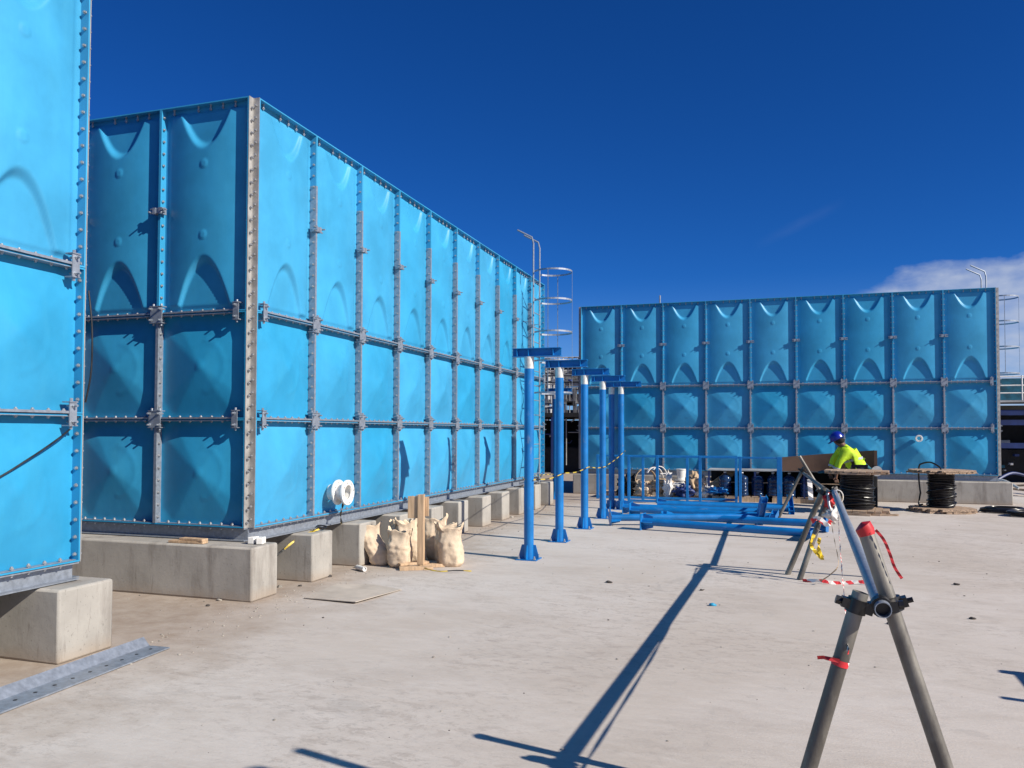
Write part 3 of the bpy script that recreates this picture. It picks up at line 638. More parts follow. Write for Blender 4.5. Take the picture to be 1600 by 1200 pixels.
bags = [((.42, 1.83), .44, .25, .18, 11, (-.30, .10), 'leftmost sandbag, leaning left against the plinth'),
        ((.50, 2.12), .46, .24, .20, 12, (.05, .0), 'sandbag behind and between the two left ones, only its frayed top showing'),
        ((.68, 1.78), .40, .27, .22, 13, (0, 0), 'plump front sandbag standing upright in the left cluster'),
        ((.74, 2.08), .47, .26, .20, 14, (-.22, 0), 'sandbag leaning behind the upright one, beside the timber post'),
        ((.86, 2.42), .48, .30, .22, 15, (-.10, .05), 'sandbag in the shade behind the timber post'),
        ((1.05, 2.20), .44, .24, .20, 16, (0, 0), 'back sandbag of the right pair'),
        ((1.20, 2.03), .44, .28, .22, 17, (-.04, 0), 'rightmost sandbag with tall torn ears')]
for (x, y), h, w, dp, sd_, ln, lb in bags:
    o = put('sandbag', sack_mesh(h*1.06, w*.92, dp, sd_, ln), None, (x, y, 0), (0, 0, random.uniform(.1, .5))); tag(o, lb, 'sandbag', 'woven sandbags beside the plinths')
T = thing('timber_stand', 'raw timber post on a crossed plank base in front of the sandbags', 'post', (.93, 1.80, 0), .15)
MB().box(-.035, .035, -.03, .03, .035, .80).build('post', M['plank'], T, bevel=.003)
MB().box(-.15, -.038, -.012, .012, .54, .78).build('side_board', M['plank'], T, bevel=.002)
MB().box(-.036, .075, .032, .05, .56, .77).build('side_board', M['plank'], T, bevel=.002)
MB().box(-.24, .12, -.16, -.06, 0, .034, Matrix.Rotation(.35, 3, 'Z')).build('base_plank', M['plank'], T, bevel=.003)
MB().box(-.05, .23, -.05, .05, 0, .034, Matrix.Rotation(.5, 3, 'Z'), (0.02, .03, .001)).build('base_plank', M['plank'], T, bevel=.003)
MB().box(-.10, .0, -.24, .10, .036, .062, Matrix.Rotation(-.9, 3, 'Z')).build('base_plank', M['plank'], T, bevel=.003)
ribbon('ground_tape', catmull([(.95, 1.75, .03), (1.1, 1.62, .02), (1.25, 1.60, .012), (1.4, 1.66, .02), (1.55, 1.72, .012)], 4), .012, M['yelblack'], label='yellow tape trailing on the slab from the timber stand', cat='tape')
ribbon('hanging_tape', catmull([(.20, 1.33, .79), (.22, 1.34, .70), (.20, 1.33, .60), (.21, 1.34, .5)], 4), .03, M['yelblack'], wd=(0, 1, 0), label='yellow and black tape hanging under the white flanged nozzle', cat='tape')
ribbon('hanging_tape', catmull([(.22, .88, .50), (.10, .70, .43), (.0, .55, .31), (-.1, .45, .20)], 5), .02, M['yelblack'], label='yellow and black tape running down between the first two plinths', cat='tape')
MB().tube(catmull([(.2, .80, .50), (.22, .86, .52), (.23, .95, .50), (.21, 1.02, .51), (.19, .9, .53), (.2, .82, .505)], 5), .008, 6).build('cord', M['cable'], None, True, label='black cord bundled on top of the second plinth', cat='rope')
for i, (x, y, z, rz, l, lb) in enumerate([(-.45, -.26, .475, .06, .36, 'lower timber shim on the front plinth'), (-.40, -.25, .497, -.05, .26, 'upper timber shim resting on the lower one')]):
    MB().box(-l/2, l/2, -.04, .04, 0, .021).build('timber_shim', M['plank'], None, loc=(x, y, z), rot=(0, 0, rz), bevel=.002, label=lb, cat='shim', group='timber shims on the front plinth')
for i, (x, lb) in enumerate([(.13, 'left white packing block on the front plinth corner'), (.21, 'right white packing block on the front plinth corner')]):
    MB().box(-.03, .03, -.05, .05, 0, .06).build('packing_block', M['white'], None, loc=(x, -.10, .475), rot=(0, 0, .2*i+.1), bevel=.006, label=lb, cat='block', group='white packing blocks')
MB().tube([(.34, 1.45, .03), (.48, 1.36, .03)], .026, 12, hollow=.8).build('pipe_offcut', M['white'], None, True, label='white plastic pipe offcut on the ground by the second plinth', cat='pipe')

# galvanised angle section on the ground at lower left
T = thing('steel_angle', 'galvanised steel angle with bolt holes lying on the slab at lower left', 'steel angle', (.5, -2.9, 0), 0)
A_, B_ = Vector((.435, -1.80, 0)), Vector((.545, -3.9, 0)); d_ = (B_-A_).normalized(); n_ = Vector((-d_.y, d_.x, 0))
if n_.x < 0: n_ = -n_
o_ = Vector((.5, -2.9, 0)); Ln = (B_-A_).length
m = MB(); m.bar(A_-o_+n_*.155+Vector((0, 0, .009)), B_-o_+n_*.155+Vector((0, 0, .009)), .17, .010)
m.build('foot_leg', M['galv'], T, bevel=.002)
m = MB(); up = Vector((-.75, 0, .8)).normalized()
vs = []
for p in (A_-o_, B_-o_):
    for q in (Vector((0, 0, .004)), Vector((.010, 0, .004)), Vector((.008, 0, .006))+up*.085, up*.085): vs.append(p+q+n_*.075)
m.add(vs, [(0, 1, 2, 3), (7, 6, 5, 4), (0, 4, 5, 1), (1, 5, 6, 2), (2, 6, 7, 3), (3, 7, 4, 0)]); m.build('upright_leg', M['galv'], T)
for i in range(15):
    p = A_-o_+d_*(.08+i*.135)+n_*.15+Vector((0, 0, .0145)); MB().tube([p, p+Vector((0, 0, .0012))], .011, 12).build('bolt_hole', M['cable'], T)

# thin sheet on the slab
c = MB(); pts = [(.63, -.05), (1.17, -.10), (1.23, .20), (1.28, .58), (.95, .66), (.60, .55)]
vs = [(x, y, .006+.012*abs(math.sin(i*2.1))) for i, (x, y) in enumerate(pts)]; vs2 = [(x, y, z+.006) for x, y, z in vs]; n = len(pts)
c.add(vs+vs2, [tuple(range(n-1, -1, -1)), tuple(range(n, 2*n))]+[(i, (i+1) % n, (i+1) % n+n, i+n) for i in range(n)])
c.build('fibre_board', M['tan'] if False else mat('dusty_board', (.46, .40, .34), .9, 0, var=.1), None, label='thin dusty board lying flat on the slab in front of the plinths', cat='board')

# ------------------------------------------------------------------ cable spools
def spool(label, loc, seed, R=.55, H=.8, r=.27):
    T = thing('cable_spool', label, 'cable spool', loc, seed, 'wooden cable spools'); rnd = random.Random(seed)
    for nm, z0, z1 in (('bottom_flange', 0, .085), ('top_flange', H-.065, H)):
        f = MB()
        nb = 9; wv = 2*R/nb
        for lay_ in range(2):
            za = z0+(z1-z0)*.5*lay_; zc = za+(z1-z0)*.5
            for i in range(nb):
                c0 = -R+wv*(i+.5); L_ = math.sqrt(max(.02, R*R-c0*c0))*(1+rnd.uniform(-.02, .02))
                Rm = Matrix.Rotation(lay_*PI/2+rnd.uniform(-.004, .004), 3, 'Z')
                f.box(-L_, L_, c0-wv/2+.003, c0+wv/2-.003, za+.001, zc-.001+rnd.uniform(-.004, 0), Rm)
        f.build(nm, M['grey_wood'], T, bevel=.003)
    d0 = MB(); prof = [(r-.01, .086)]; z = .10
    while z < H-.08: prof += [(r-.012, z), (r+.008, z+.008), (r+.012, z+.016), (r+.006, z+.024), (r-.012, z+.03)]; z += .031
    prof.append((r-.01, H-.07)); d0.lathe(prof, 48); d0.build('cable_winding', M['drum'], T, True)
    s = MB()
    for q in range(4):
        pts = []; z = .12+q*.12
        for i in range(30): pts.append(((r+.024)*math.cos(i*.24+q), (r+.024)*math.sin(i*.24+q), z+.06*math.sin(i*.2+q*2)+.006*i/3))
        s.tube(pts, .013, 8)
    s.build('loose_cable', M['cable'], T, True)
    return T
sp1 = spool('wooden spool of black cable in front of the crouching worker', (6.10, 10.05, 0), 3, r=.28)
sp2 = spool('wooden spool of black cable on the right with a cable loop over its rim', (7.66, 10.90, 0), 5, r=.225)
MB().tube(catmull([(-.48, -.16, .30), (-.50, -.18, .60), (-.44, -.20, .84), (-.36, -.18, .90), (-.2, -.1, .93), (-.05, -.02, .86), (0, 0, .80)], 6), .016, 8).build('cable_loop', M['cable'], sp2, True)
MB().tube(catmull([(-.48, -.16, .34), (-.46, -.2, .16), (-.38, -.24, .10), (-.2, -.26, .12)], 6), .016, 8).build('cable_loop', M['cable'], sp2, True)
for i, (x, y, R, n, lb) in enumerate([(8.75, 11.1, .34, 7, 'loose coil of black cable lying on the slab right of the spools'), (9.1, 10.45, .38, 6, 'second flat coil of black cable at the right edge')]):
    p = []
    for k in range(n*20): 
        a = k*2*PI/20; rr = R*(1-.35*random.Random(k//20+i*9).random()); p.append((x+rr*math.cos(a)*1.25+.03*math.sin(a*3), y+rr*math.sin(a), .02+.012*(k//20)))
    MB().tube(p, .017, 8).build('cable_coil', M['cable'], None, True, label=lb, cat='cable coil', group='loose cable coils')
MB().bar((6.35, 9.62, .02), (6.75, 9.70, .02), .05, .03).build('timber_offcut', M['grey_wood'], None, label='broken timber offcut at the foot of the front spool', cat='timber')

# ------------------------------------------------------------------ site store under the back tank: table rack, bottles, plywood
T = thing('storage_rack', 'low storage rack under the back tank, black sheets added to darken its inside', 'rack', (3.25, 11.95, 0))
MB().box(0, 3.1, 0, .9, .66, .68).build('top_board', M['steel'], T)
MB().box(0.02, 3.08, .86, .88, 0, .655).build('back_shade_sheet', M['dark'], T)  # black sheets added for the shaded inside of the rack
MB().box(3.08, 3.10, 0.05, .86, 0, .655).build('side_shade_sheet', M['dark'], T)
MB().box(0, 3.05, .07, .09, .40, .42).build('rail', M['grey_wood'], T)
for x in (.03, 1.0, 2.0, 3.0): MB().box(x-.02, x+.02, 0.005, .045, 0, .655).build('leg', M['navy_steel'], T)
def pallet(loc, label, w=1.15, dpt=.8, rz=0):
    T = thing('pallet', label, 'pallet', loc, rz, 'timber pallets under the back tank')
    m = MB()
    for i in range(7): m.box(w*i/7+.01, w*(i+1)/7-.02, 0, dpt, .10, .12)
    m.build('deck', M['grey_wood'], T)
    for y in (0, dpt/2-.045, dpt-.09): MB().box(0, w, y, y+.09, 0, .10).build('bearer', M['plank'], T)
pallet((3.35, 11.85, 0), 'pallet under the water bottles, left one'); pallet((4.6, 11.85, 0), 'pallet at the right of the rack by the trestle'); pallet((2.15, 12.0, 0), 'pallet carrying the debris heap'); pallet((.75, 12.05, 0), 'pallet at the left end, beside the last column')
def bottle(label, loc):
    T = thing('water_bottle', label, 'water bottle', loc, 0, 'large water bottles on the rack')
    b_ = MB(); pr_ = [(0, 0), (.12, 0), (.135, .02)]
    for i in range(4): z = .05+i*.075; pr_ += [(.135, z), (.128, z+.012), (.135, z+.024)]
    pr_ += [(.135, .37), (.11, .42), (.05, .45), (.028, .46), (.028, .49)]; b_.lathe(pr_, 28); b_.build('bottle_body', M['water'], T, True)
    MB().lathe([(0, .492), (.032, .492), (.032, .515), (0, .515)], 16).build('cap', M['white'], T)
    return T
b0 = bottle('water bottle nearest the camera in the middle of the rack', (3.98, 11.98, .122))
for i, (x, y, l) in enumerate([(3.62, 12.06, 'water bottle at the left end of the rack'), (4.30, 12.08, 'water bottle right of the middle one'), (4.62, 12.10, 'water bottle third from the right'), (4.95, 12.05, 'water bottle second from the right'), (5.3, 12.1, 'rightmost water bottle, behind the trestle leg')]):
    dup(b0, None, l, (x, y, .122))
# plywood sheet behind the worker, slightly bowed
m = MB(); n = 14; vs = []
for i in range(n+1):
    t = i/n; x = 4.80+1.80*t; y = 11.75+.10*math.sin(PI*t); zt = .975+.165*t; 
    for dy in (0, .018):
        for z in (.685, zt): vs.append((x, y+dy, z))
fs = []
for i in range(n):
    a, b_ = i*4, (i+1)*4; fs += [(a, b_, b_+1, a+1), (a+2, a+3, b_+3, b_+2), (a+1, b_+1, b_+3, a+3), (a, a+2, b_+2, b_)]
fs += [(0, 1, 3, 2), (n*4, n*4+2, n*4+3, n*4+1)]
m.add(vs, fs); m.build('plywood_sheet', M['ply'], None, label='long dark brown plywood sheet standing on edge behind the worker', cat='plywood')
MB().box(6.56, 6.62, 11.5, 11.56, 0, 1.14).build('timber_stake', M['ply'], None, label='dark stake at the right end of the plywood', cat='stake')

# debris heap
def bucket(loc, label, rot=(0, 0, 0), s=1.):
    T = thing('bucket', label, 'bucket', loc, 0, 'white plastic buckets'); T.rotation_euler = rot; T.scale = (s, s, s)
    MB().lathe([(.0, .0), (.12, 0), (.15, .30), (.16, .30), (.16, .315), (.145, .315), (.115, .01), (0, .01)], 32).build('pail', M['white'], T, True)
    MB().lathe([(0, .317), (.165, .317), (.165, .335), (0, .335)], 32).build('lid', M['white'], T, True)
    return T
bucket((2.62, 12.45, .13), 'white bucket under the others on the debris heap', s=.85); bucket((2.63, 12.46, .42), 'white bucket stacked on top of the heap', s=.72)
def arc(label, loc, rot, R=.25, w=.10, a0=0, a1=4.4, m=M['tan']):
    mb = MB(); n = 26; vs = []
    for i in range(n+1):
        a = a0+(a1-a0)*i/n
        for rr in (R, R+.012):
            for y in (-w/2, w/2): vs.append((rr*math.cos(a), y, rr*math.sin(a)))
    fs = []
    for i in range(n):
        a, b_ = i*4, i*4+4; fs += [(a, a+1, b_+1, b_), (a+2, b_+2, b_+3, a+3), (a, b_, b_+2, a+2), (a+1, a+3, b_+3, b_+1)]
    mb.add(vs, fs+[(0, 2, 3, 1), (n*4, n*4+1, n*4+3, n*4+2)]); return mb.build('packing_ring', m, None, True, loc, rot, label=label, cat='packing ring', group='curved packing strips in the heap')
arc('pale curved strip at the left end of the heap', (1.85, 12.15, .42), (0, 0, .5), .24, .12, -1.2, 3.6)
arc('white curved strip in the middle left of the heap', (2.06, 12.15, .45), (0, 0, .9), .25, .05, -.6, 2.6, M['rag'])
arc('outer white curved strip beside it', (2.16, 12.2, .44), (0, .1, 1.0), .28, .03, -.6, 2.4, M['white'])
heap = [((2.40, 11.93, .26), .13, 'rag', 21, 'white plastic sheet drooping over the front of the heap', (.6, .5, 1.6)),
        ((2.58, 11.98, .27), .14, 'rag', 22, 'white crumpled sheet in the middle of the heap', (1.3, .6, .5)),
        ((1.83, 12.0, .24), .15, 'sack', 23, 'tan crumpled sack at the left foot of the heap', (1, .7, .8)),
        ((2.20, 12.1, .30), .17, 'tan', 24, 'brown crumpled paper in the heap', (1.1, .7, .7)),
        ((2.92, 12.05, .36), .17, 'tan', 25, 'orange brown crumpled sack right of the buckets', (.7, .6, 1.1)),
        ((3.08, 12.05, .28), .16, 'sack', 26, 'pale crumpled sack right of the brown one', (1, .6, .9)),
        ((3.22, 12.0, .20), .13, 'rag', 27, 'white crumpled paper at the right foot of the heap', (1.1, .6, .7)),
        ((2.74, 11.9, .20), .12, 'navy_steel', 28, 'dark blue bundle behind the frame post', (1.2, .7, .9)),
        ((3.45, 11.9, .22), .10, 'paint', 29, 'blue plastic bag beside the bottles', (1.5, .7, .5)),
        ((1.45, 12.1, .28), .16, 'dark', 30, 'black bag left of the heap', (.9, .7, 1.2))]
for c, r_, mm, sd_, lb, sc in heap: blob('crumpled_sack', c, r_*1.22, M[mm], sd_, lb, 'debris', sc, .75, 4, 'crumpled sacks and sheets in the debris heap', 1.9)
for i, (p, q, lb) in enumerate([((2.3, 12.3, .50), (2.6, 12.0, .30), 'tan lath leaning in the middle of the heap'), ((2.2, 12.1, .56), (2.45, 12.2, .58), 'short white lath on top of the heap'), ((3.28, 11.95, .15), (3.25, 12.0, .50), 'thin upright pale lath at the right of the heap'), ((2.5, 11.9, .34), (2.95, 11.95, .33), 'white lath lying across the sheets'), ((3.28, 12.2, .25), (3.75, 12.6, .62), 'brown board leaning left of the bottles')]):
    m = MB(); m.bar(p, q, .06 if i < 4 else .4, .018); m.build('lath', M['tan'] if i in (0, 4) else M['rag'], None, label=lb, cat='lath', group='laths and boards in the debris heap')

# ------------------------------------------------------------------ worker bending behind the first spool
def skin(name, pts, edges, m, parent, root=0, sub=2, label=None):
    me = bpy.data.meshes.new(name); me.from_pydata([p[0] for p in pts], edges, []); me.materials.append(m)
    o = put(name, me, parent); o.modifiers.new('Skin', 'SKIN')
    if not me.skin_vertices: me.attributes.new
    for i, p in enumerate(pts):
        r_ = p[1]; me.skin_vertices[0].data[i].radius = (r_, r_) if isinstance(r_, (int, float)) else r_
    me.skin_vertices[0].data[root].use_root = True
    o.modifiers['Skin'].use_smooth_shade = True
    s = o.modifiers.new('sub', 'SUBSURF'); s.levels = sub; s.render_levels = sub
    return o
PW = Vector((6.15, 11.15, 0))
Pn = thing('person', 'worker in a lime hi-vis jacket and blue helmet bending over behind the spool', 'person', PW)
J = dict(pel=(.04, 0, .80), sp=(-.01, -.02, .95), ch=(-.11, -.04, 1.11), nk=(-.20, -.05, 1.235), hd=(-.29, -.06, 1.33), hd2=(-.31, -.06, 1.40),
         sL=(-.24, .12, 1.14), eL=(-.38, .14, .93), wL=(-.42, .08, .72), sR=(-.12, -.21, 1.13), eR=(-.30, -.26, .90), wR=(-.34, -.22, .66),
         hL=(.04, .10, .74), kL=(-.09, .13, .43), aL=(.02, .12, .09), tL=(-.14, .13, .045), hR=(.06, -.10, .74), kR=(-.05, -.14, .43), aR=(.08, -.12, .09), tR=(-.08, -.14, .045))
order = list(J); idx = {k: i for i, k in enumerate(order)}
rad = dict(pel=(.13, .15), sp=(.12, .145), ch=(.135, .16), nk=.055, hd=.085, hd2=.075, sL=.055, eL=.042, wL=.030, sR=.055, eR=.042, wR=.030, hL=.085, kL=.055, aL=.04, tL=.035, hR=.085, kR=.055, aR=.04, tR=.035)
E_ = [('pel', 'sp'), ('sp', 'ch'), ('ch', 'nk'), ('nk', 'hd'), ('hd', 'hd2'), ('ch', 'sL'), ('sL', 'eL'), ('eL', 'wL'), ('ch', 'sR'), ('sR', 'eR'), ('eR', 'wR'), ('pel', 'hL'), ('hL', 'kL'), ('kL', 'aL'), ('aL', 'tL'), ('pel', 'hR'), ('hR', 'kR'), ('kR', 'aR'), ('aR', 'tR')]
pts = [[Vector(J[k]), rad[k]] for k in order]; ed = [(idx[a], idx[b_]) for a, b_ in E_]
for w in ('wL', 'wR'):
    base = Vector(J[w]); pi_ = len(pts); pts.append([base+Vector((-.01, 0, -.055)), (.032, .018)]); ed.append((idx[w], pi_))
    for f in range(4):
        p0 = base+Vector((-.028+.018*f, 0, -.095)); i0 = len(pts); pts.append([p0, .009]); ed.append((pi_, i0))
        pts.append([p0+Vector((.002*f, -.018, -.035)), .008]); ed.append((i0, i0+1)); pts.append([p0+Vector((.002*f, -.034, -.055-.004*(f % 2))), .007]); ed.append((i0+1, i0+2))
    i0 = len(pts); pts.append([base+Vector((-.045, -.02, -.07)), .010]); ed.append((pi_, i0)); pts.append([base+Vector((-.055, -.03, -.10)), .008]); ed.append((i0, i0+1))
# face: nose, chin and ears are extra verts of the same body
i0 = len(pts); pts.append([Vector((-.375, -.06, 1.325)), .030]); ed.append((idx['hd'], i0)); pts.append([Vector((-.345, -.06, 1.275)), .034]); ed.append((idx['hd'], i0+1))
body_ = skin('body', pts, ed, M['skin'], Pn)
def garment(name, keys, edges, m, grow, extra=None):
    id_ = {k: i for i, k in enumerate(keys)}; p = [[Vector(J[k] if not extra or k not in extra else extra[k]), tuple(q*grow.get(k, 1.25) for q in (rad[k] if isinstance(rad[k], tuple) else (rad[k], rad[k])))] for k in keys]
    return skin(name, p, [(id_[a], id_[b_]) for a, b_ in edges], m, Pn)
garment('jacket', ['sp', 'pel', 'ch', 'nk', 'sL', 'eL', 'wL', 'sR', 'eR', 'wR'], [('pel', 'sp'), ('sp', 'ch'), ('ch', 'nk'), ('ch', 'sL'), ('sL', 'eL'), ('eL', 'wL'), ('ch', 'sR'), ('sR', 'eR'), ('eR', 'wR')], M['hivis'],
        dict(pel=1.10, sp=1.35, ch=1.38, nk=1.35, sL=1.6, eL=1.6, wL=1.7, sR=1.7, eR=1.65, wR=1.8), extra=dict(pel=(.02, 0, .90), wL=(-.41, .10, .78), wR=(-.335, -.23, .74)))
garment('trousers', ['pel', 'hL', 'kL', 'aL', 'hR', 'kR', 'aR'], [('pel', 'hL'), ('hL', 'kL'), ('kL', 'aL'), ('pel', 'hR'), ('hR', 'kR'), ('kR', 'aR')], M['navy'], dict(pel=1.22, hL=1.25, kL=1.4, aL=1.5, hR=1.25, kR=1.4, aR=1.5))
for s in ('L', 'R'):
    a, t_ = Vector(J['a'+s]), Vector(J['t'+s]); skin('boot', [[a+Vector((0, 0, .03)), .058], [a+Vector((.02, 0, -.035)), .05], [t_, .047], [t_+Vector((-.06, 0, -.002)), .04]], [(0, 1), (1, 2), (2, 3)], M['cable'], Pn)
hm = MB(); hm.lathe([(.150, -.005), (.135, .0), (.132, .04), (.118, .085), (.085, .12), (.04, .137), (0, .14)], 32); hm.lathe([(0.12, -.006), (.155, -.006), (.155, .002), (.12, .002)], 32, closed=True)
hm.prism([(-.19, -.012), (-.10, 0), (-.10, .008), (-.19, -.004)], -.08, .08); hm.prism([(-.12, .05), (.10, .05), (.08, .125), (0, .148), (-.08, .125)], -.012, .012)
hm.build('helmet', M['helmet'], Pn, True, (-.31, -.06, 1.385), (0, -.55, .2))
blob_h = MB(); blob_h.lathe([(.0, -.10), (.06, -.09), (.098, -.05), (.105, .0), (.1, .03)], 24); blob_h.build('hair', M['hair'], Pn, True, (-.265, -.06, 1.37), (0, .3, 0))
def band(c, axis, r, h=.05, sc=1., nm='reflective_band'):
    q = Vector(axis).to_track_quat('Z', 'Y').to_matrix().to_4x4(); mb = MB(); mb.lathe([(r, -h/2), (r+.004, -h/2), (r+.004, h/2), (r, h/2)], 28, Matrix.Translation(c) @ q @ Matrix.Diagonal((1, sc, 1, 1)), closed=True); mb.build(nm, M['reflect'], Pn, True)
band(Vector((-.015, -.02, .96)), (-.28, 0, 1), .168, .045, 1.1); band(Vector((-.34, -.245, .80)), (-.1, .05, -.3), .066, .04); band(Vector((-.405, .10, .83)), (-.1, 0, -.3), .062, .04)
# teal power tool and bag beside him
blob('tool_bag', (5.62, 11.3, .70), .07, M['teal'], 41, 'teal cloth on the rack left of the worker', 'tool bag', (1.6, .8, .4), .7)
T = thing('power_tool', 'teal cutting machine standing right of the worker', 'power tool', (6.45, 11.2, 0))
MB().box(-.10, .12, -.1, .1, 0, .64).build('stand', M['dark'], T, bevel=.01)
MB().tube([(-.10, 0, .86), (.02, 0, .74), (.13, 0, .70)], .045, 14).build('motor', M['teal'], T, True)
MB().lathe([(0, -.01), (.10, -.01), (.10, .01), (0, .01)], 28, Matrix.Translation((.12, -.06, .74)) @ Matrix.Rotation(PI/2, 4, 'X')).build('cutting_disc', M['bare'], T, True)
MB().tube([(0, 0, .74), (.08, .02, .84), (.16, 0, .82)], .014, 8).build('handle', M['cable'], T, True)

# ------------------------------------------------------------------ far steelwork between the tanks
def steel_rack(label, x0, x1, y0, y1, levels, bays, seed, rails=True):
    rnd = random.Random(seed); T = thing('pipe_rack', label, 'steel structure', (x0, y0, 0)); Lx, Ly = x1-x0, y1-y0; H = levels[-1]
    for i in range(bays+1):
        for y in (0, Ly): MB().box(Lx*i/bays-.12, Lx*i/bays+.12, y-.12, y+.12, 0, H).build('column', M['steel'], T)
    for z in levels:
        for y in (0, Ly): MB().box(-.1, Lx+.1, y-.1, y+.1, z-.15, z+.15).build('beam', M['steel'], T)
        m = MB()
        for k in range(7):
            y = Ly*(k+.5)/7; r_ = rnd.choice((.10, .16, .22)); m.tube([(-.5, y, z+.2+r_), (Lx+.5, y, z+.2+r_)], r_, 10)
        m.build('pipe_bundle', M['pipe_dark'], T, True)
    for i in range(bays):
        m = MB()
        for k in range(14):
            x = Lx*(i+rnd.random())/bays; z0 = rnd.choice(levels[:-1]); z1 = z0+rnd.choice((.8, 1.5, 2.2)); m.tube([(x, -.3, z0), (x, -.3, z1), (x+rnd.uniform(-1, 1), -.3, z1)], rnd.choice((.04, .06, .10)), 8)
        m.build('riser', M[('bare', 'pipe_dark', 'steel')[i % 3]], T, True)
        for z in levels[1:]:
            m = MB()
            for zz in (.5, 1.0): m.tube([(Lx*i/bays, -.2, z+.15+zz), (Lx*(i+1)/bays, -.2, z+.15+zz)], .035, 6)
            for q in range(4): m.tube([(Lx*(i+q/4)/bays, -.2, z+.15), (Lx*(i+q/4)/bays, -.2, z+1.15)], .03, 6)
            m.build('handrail', M['bare'], T)
    return T
steel_rack('grey steel pipe rack with pipes and handrails seen between the two tanks', -22, 2, 58, 64, [2.8, 4.2, 5.4, 6.5], 16, 4)
T = thing('shade_shed', 'added dark shed with pipes, standing for shaded plant below the pipe rack, between the two tanks', 'shed', (-12, 22, 0))  # dark walls and roof added where the plant stands in shade
MB().box(0, 13, 5, 5.2, 0, 2.0).build('back_wall', M['dark'], T); MB().box(0, 13, 0, 5, 2.05, 2.2).build('roof', M['dark'], T); MB().box(12.9, 13, 0.05, 5, 0, 2.0).build('side_wall', M['dark'], T)
MB().box(.2, 12.8, 1.0, 1.4, 0, .95).build('shade_block', M['dark'], T, bevel=.05)  # dark block added to hide the sunlit floor of the shed
for i in range(8): MB().box(i*1.8, i*1.8+.1, 0, .1, 0, 2.04).build('post', M['navy_steel'], T)
rnd = random.Random(3)
for i in range(34):
    x = rnd.uniform(6.5, 11.5); z = rnd.uniform(.2, 1.9); m = MB(); y = .15+rnd.random()*.8; m.tube([(x, y, z), (x+rnd.uniform(.1, .7), y, z+rnd.choice((0, 0, 0, .12))), (x+.3, y, z+rnd.choice((-.3, 0, .1)))], rnd.choice((.015, .025, .04)), 8); m.build('pipe_run', M[rnd.choice(('steel', 'bare', 'navy_steel', 'steel'))], T, True)
for i in range(15):
    x = 5.2+i*.42; y = rnd.uniform(.1, 1.5); MB().tube([(x, y, 2.2), (x, y, rnd.uniform(3.1, 3.95))], rnd.choice((.02, .03, .05)), 8).build('riser', M[rnd.choice(('steel', 'pipe_dark', 'bare', 'pipe_dark'))], T, True)
for i in range(9):
    z = 2.4+i*.17; y = rnd.uniform(.1, 1.5); x = rnd.uniform(5, 7); MB().tube([(x, y, z), (x+rnd.uniform(2.5, 4.5), y, z)], rnd.choice((.02, .03, .045)), 8).build('header_pipe', M[rnd.choice(('steel', 'pipe_dark', 'pipe_dark'))], T, True)
for i in range(16):
    x = rnd.uniform(5.2, 10.8); z = rnd.uniform(2.3, 3.5); s_ = rnd.uniform(.06, .16); MB().box(x, x+s_*1.6, .2, .5, z, z+s_).build('valve_box', M[rnd.choice(('pipe_dark', 'navy_steel', 'steel', 'dark'))], T, bevel=.01)
for i in range(9):
    x = 7+i*.5; MB().tube([(x, .3, .3), (x, .3, 2.0)], .02, 6).build('drop_pipe', M['steel'], T, True)
# right of the back tank: gantry with teal netting over dark plant
T = thing('gantry', 'raised walkway with teal netting and white rails at the right edge of the photo', 'gantry', (10.2, 21.5, 0))
MB().box(0, 9, 0, 1.6, 2.44, 2.50).build('deck', M['steel'], T)
MB().box(0, 9, 1.5, 1.53, 2.52, 3.25).build('netting', M['teal'], T)
for z in (2.72, 2.95, 3.22): MB().tube([(0, .05, z), (9, .05, z)], .018, 8).build('rail', M['white'], T, True)
for i in range(8): MB().tube([(i*1.28+.3, .05, 2.5), (i*1.28+.3, .05, 3.25)], .02, 8).build('rail_post', M['white'], T, True)
for z in (1.75, 2.05, 1.05): MB().box(0, 9, .1, .3, z, z+.16).build('beam', M['navy_steel'], T)
for i in range(4): MB().box(i*2.9, i*2.9+.2, .35, .55, 0, 2.42).build('column', M['navy_steel'], T)
MB().box(0, 9, 1.9, 2.0, 0, 2.4).build('back_sheet', M['dark'], T)
MB().box(.6, 6, .9, 1.7, 0, 1.0).build('machine_body', M['dark'], T, bevel=.02)
rnd = random.Random(9)
for i in range(26):
    x = rnd.uniform(.2, 4); z = rnd.uniform(.1, 1.6); m = MB(); s_ = rnd.uniform(.03, .10); m.box(x, x+s_*rnd.uniform(1, 3), .55, .8, z, z+s_); m.build('fitting', M[rnd.choice(('steel', 'bare', 'teal', 'white', 'navy_steel'))], T, bevel=.005)
rnd = random.Random(12)
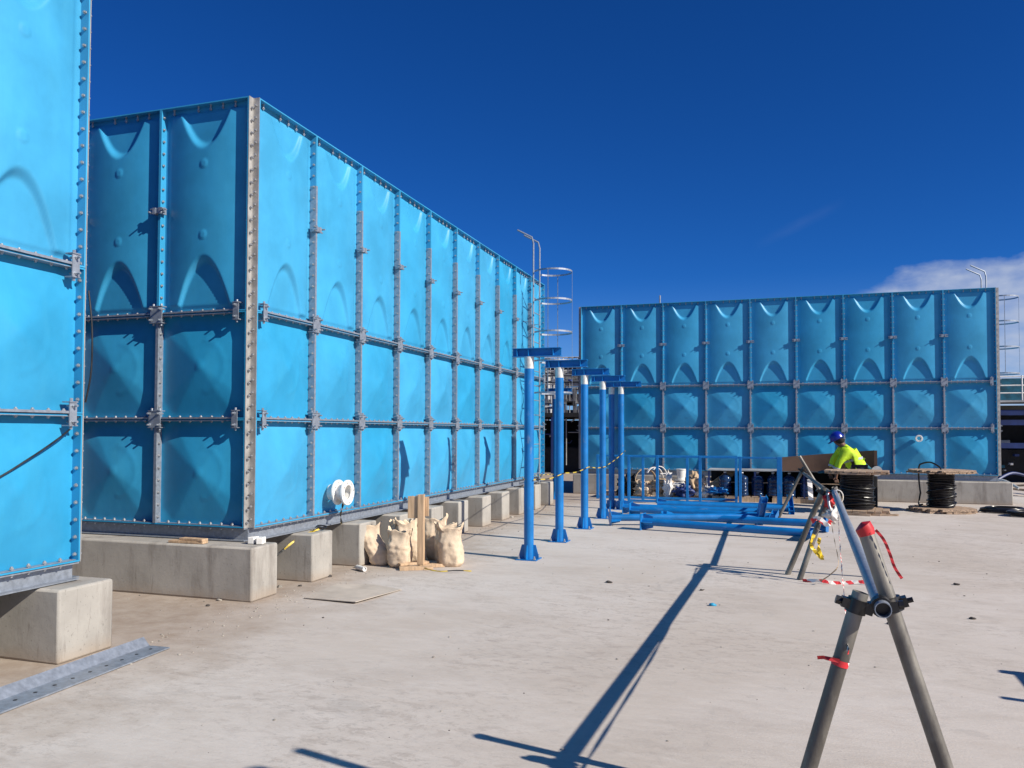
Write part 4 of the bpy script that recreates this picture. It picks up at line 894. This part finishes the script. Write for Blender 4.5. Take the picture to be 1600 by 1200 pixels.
for i, (mm, nm, lb) in enumerate([('bare', 'scrap_pipe', 'pale bent scrap pipe at the plinth end of the scrap heap'), ('grey_wood', 'scrap_timber', 'weathered plank lowest in the scrap heap behind the back tank'), ('cable', 'scrap_hose', 'black hose length curled over the scrap heap'),
        ('steel', 'scrap_pipe', 'grey scrap pipe crossing the black hose in the scrap heap'), ('tan', 'scrap_timber', 'fresh tan batten in the scrap heap at the right edge'), ('galv', 'scrap_pipe', 'galvanised pipe end sticking out of the scrap heap'), ('navy_steel', 'scrap_pipe', 'navy painted pipe in the scrap heap'), ('white', 'scrap_pipe', 'white plastic pipe on top of the scrap heap'), ('dark', 'scrap_timber', 'charred dark plank behind the scrap heap')]):
    x = 9.75+(i % 3)*.75+rnd.random()*.3; y = 15+rnd.random()*2.2; an = rnd.random()*PI; l = rnd.uniform(.6, 1.3)
    m = MB(); p = Vector((x, y, .08+.05*i)); q = p+Vector((math.cos(an)*l, math.sin(an)*l, rnd.uniform(-.08, .15))); q.z = max(.04, q.z)
    if 'timber' in nm: m.bar(p, q, .12, .05)
    else: m.tube(catmull([p, (p+q)/2+Vector((0, .1, .12)), q], 5), .035, 8)
    m.build(nm, M[mm], None, True, label=lb, cat='scrap')

# ------------------------------------------------------------------ small debris on the slab
def pebble_mesh(seed, r):
    bm = bmesh.new(); bmesh.ops.create_icosphere(bm, subdivisions=2, radius=r)
    for v in bm.verts: v.co *= 1+.5*noise.noise(v.co/r*1.1+Vector((seed, 0, 0))); v.co.z *= .55
    return bm
def scatter(name, n, fn, mats, smin, smax, seed):
    rnd = random.Random(seed); mb = MB(); sh = []
    for k in range(5):
        bm = pebble_mesh(seed+k*3, 1); sh.append(([v.co.copy() for v in bm.verts], [tuple(v.index for v in f.verts) for f in bm.faces])); bm.free()
    for i in range(n):
        x, y = fn(rnd); s = smin+(smax-smin)*rnd.random()**3; R = Matrix.Rotation(rnd.random()*6.3, 3, 'Z'); vs, fs = rnd.choice(sh); mb.m = rnd.randrange(len(mats))
        mb.add([R @ (v*s)+Vector((x, y, s*.25)) for v in vs], fs)
    return mb.build(name, mats, None, kind='stuff')
M['peb1'] = mat('pebble_grey', (.25, .23, .2), .9); M['peb2'] = mat('pebble_pale', (.36, .33, .29), .9); M['peb3'] = mat('pebble_dark', (.07, .06, .055), .9)
tag(scatter('gravel', 900, lambda r: (.29+abs(r.gauss(0, .35)), r.uniform(-2.6, 10)), [M['peb1'], M['peb2'], M['peb2']], .002, .011, 5), 'loose gravel and mortar crumbs along the foot of the plinths', 'gravel')
tag(scatter('grit', 420, lambda r: (r.uniform(.3, 8), r.uniform(-4, 9)), [M['peb1'], M['peb3'], M['peb2']], .002, .010, 8), 'scattered grit and tiny stones over the slab', 'grit')
tag(scatter('rubble', 500, lambda r: (r.uniform(-3.5, .28), r.uniform(-.9, 9.8)), [M['peb1'], M['peb3'], M['peb2']], .006, .03, 18), 'rubble lying in the shade under the middle tank', 'rubble')
for i, (x, y, s, mm, lb) in enumerate([(4.09, .84, .022, 'cyan', 'tiny bright blue scrap lying on the open slab'), (3.05, 1.6, .022, 'peb3', 'small dark stone in the middle of the open slab'), (3.95, 1.5, .014, 'peb3', 'small dark stone right of the long shadow'), (5.45, .6, .018, 'peb3', 'small dark stone behind the nearest trestle'), (6.3, 2.6, .02, 'peb3', 'small dark stone at the right of the slab'), (6.1, 1.0, .018, 'peb3', 'small dark stone near the right edge shadow')]):
    blob('slab_stone', (x, y, s*.4), s, M[mm], 50+i, lb, 'stone', (1.4, 1, .6), .6, 2)
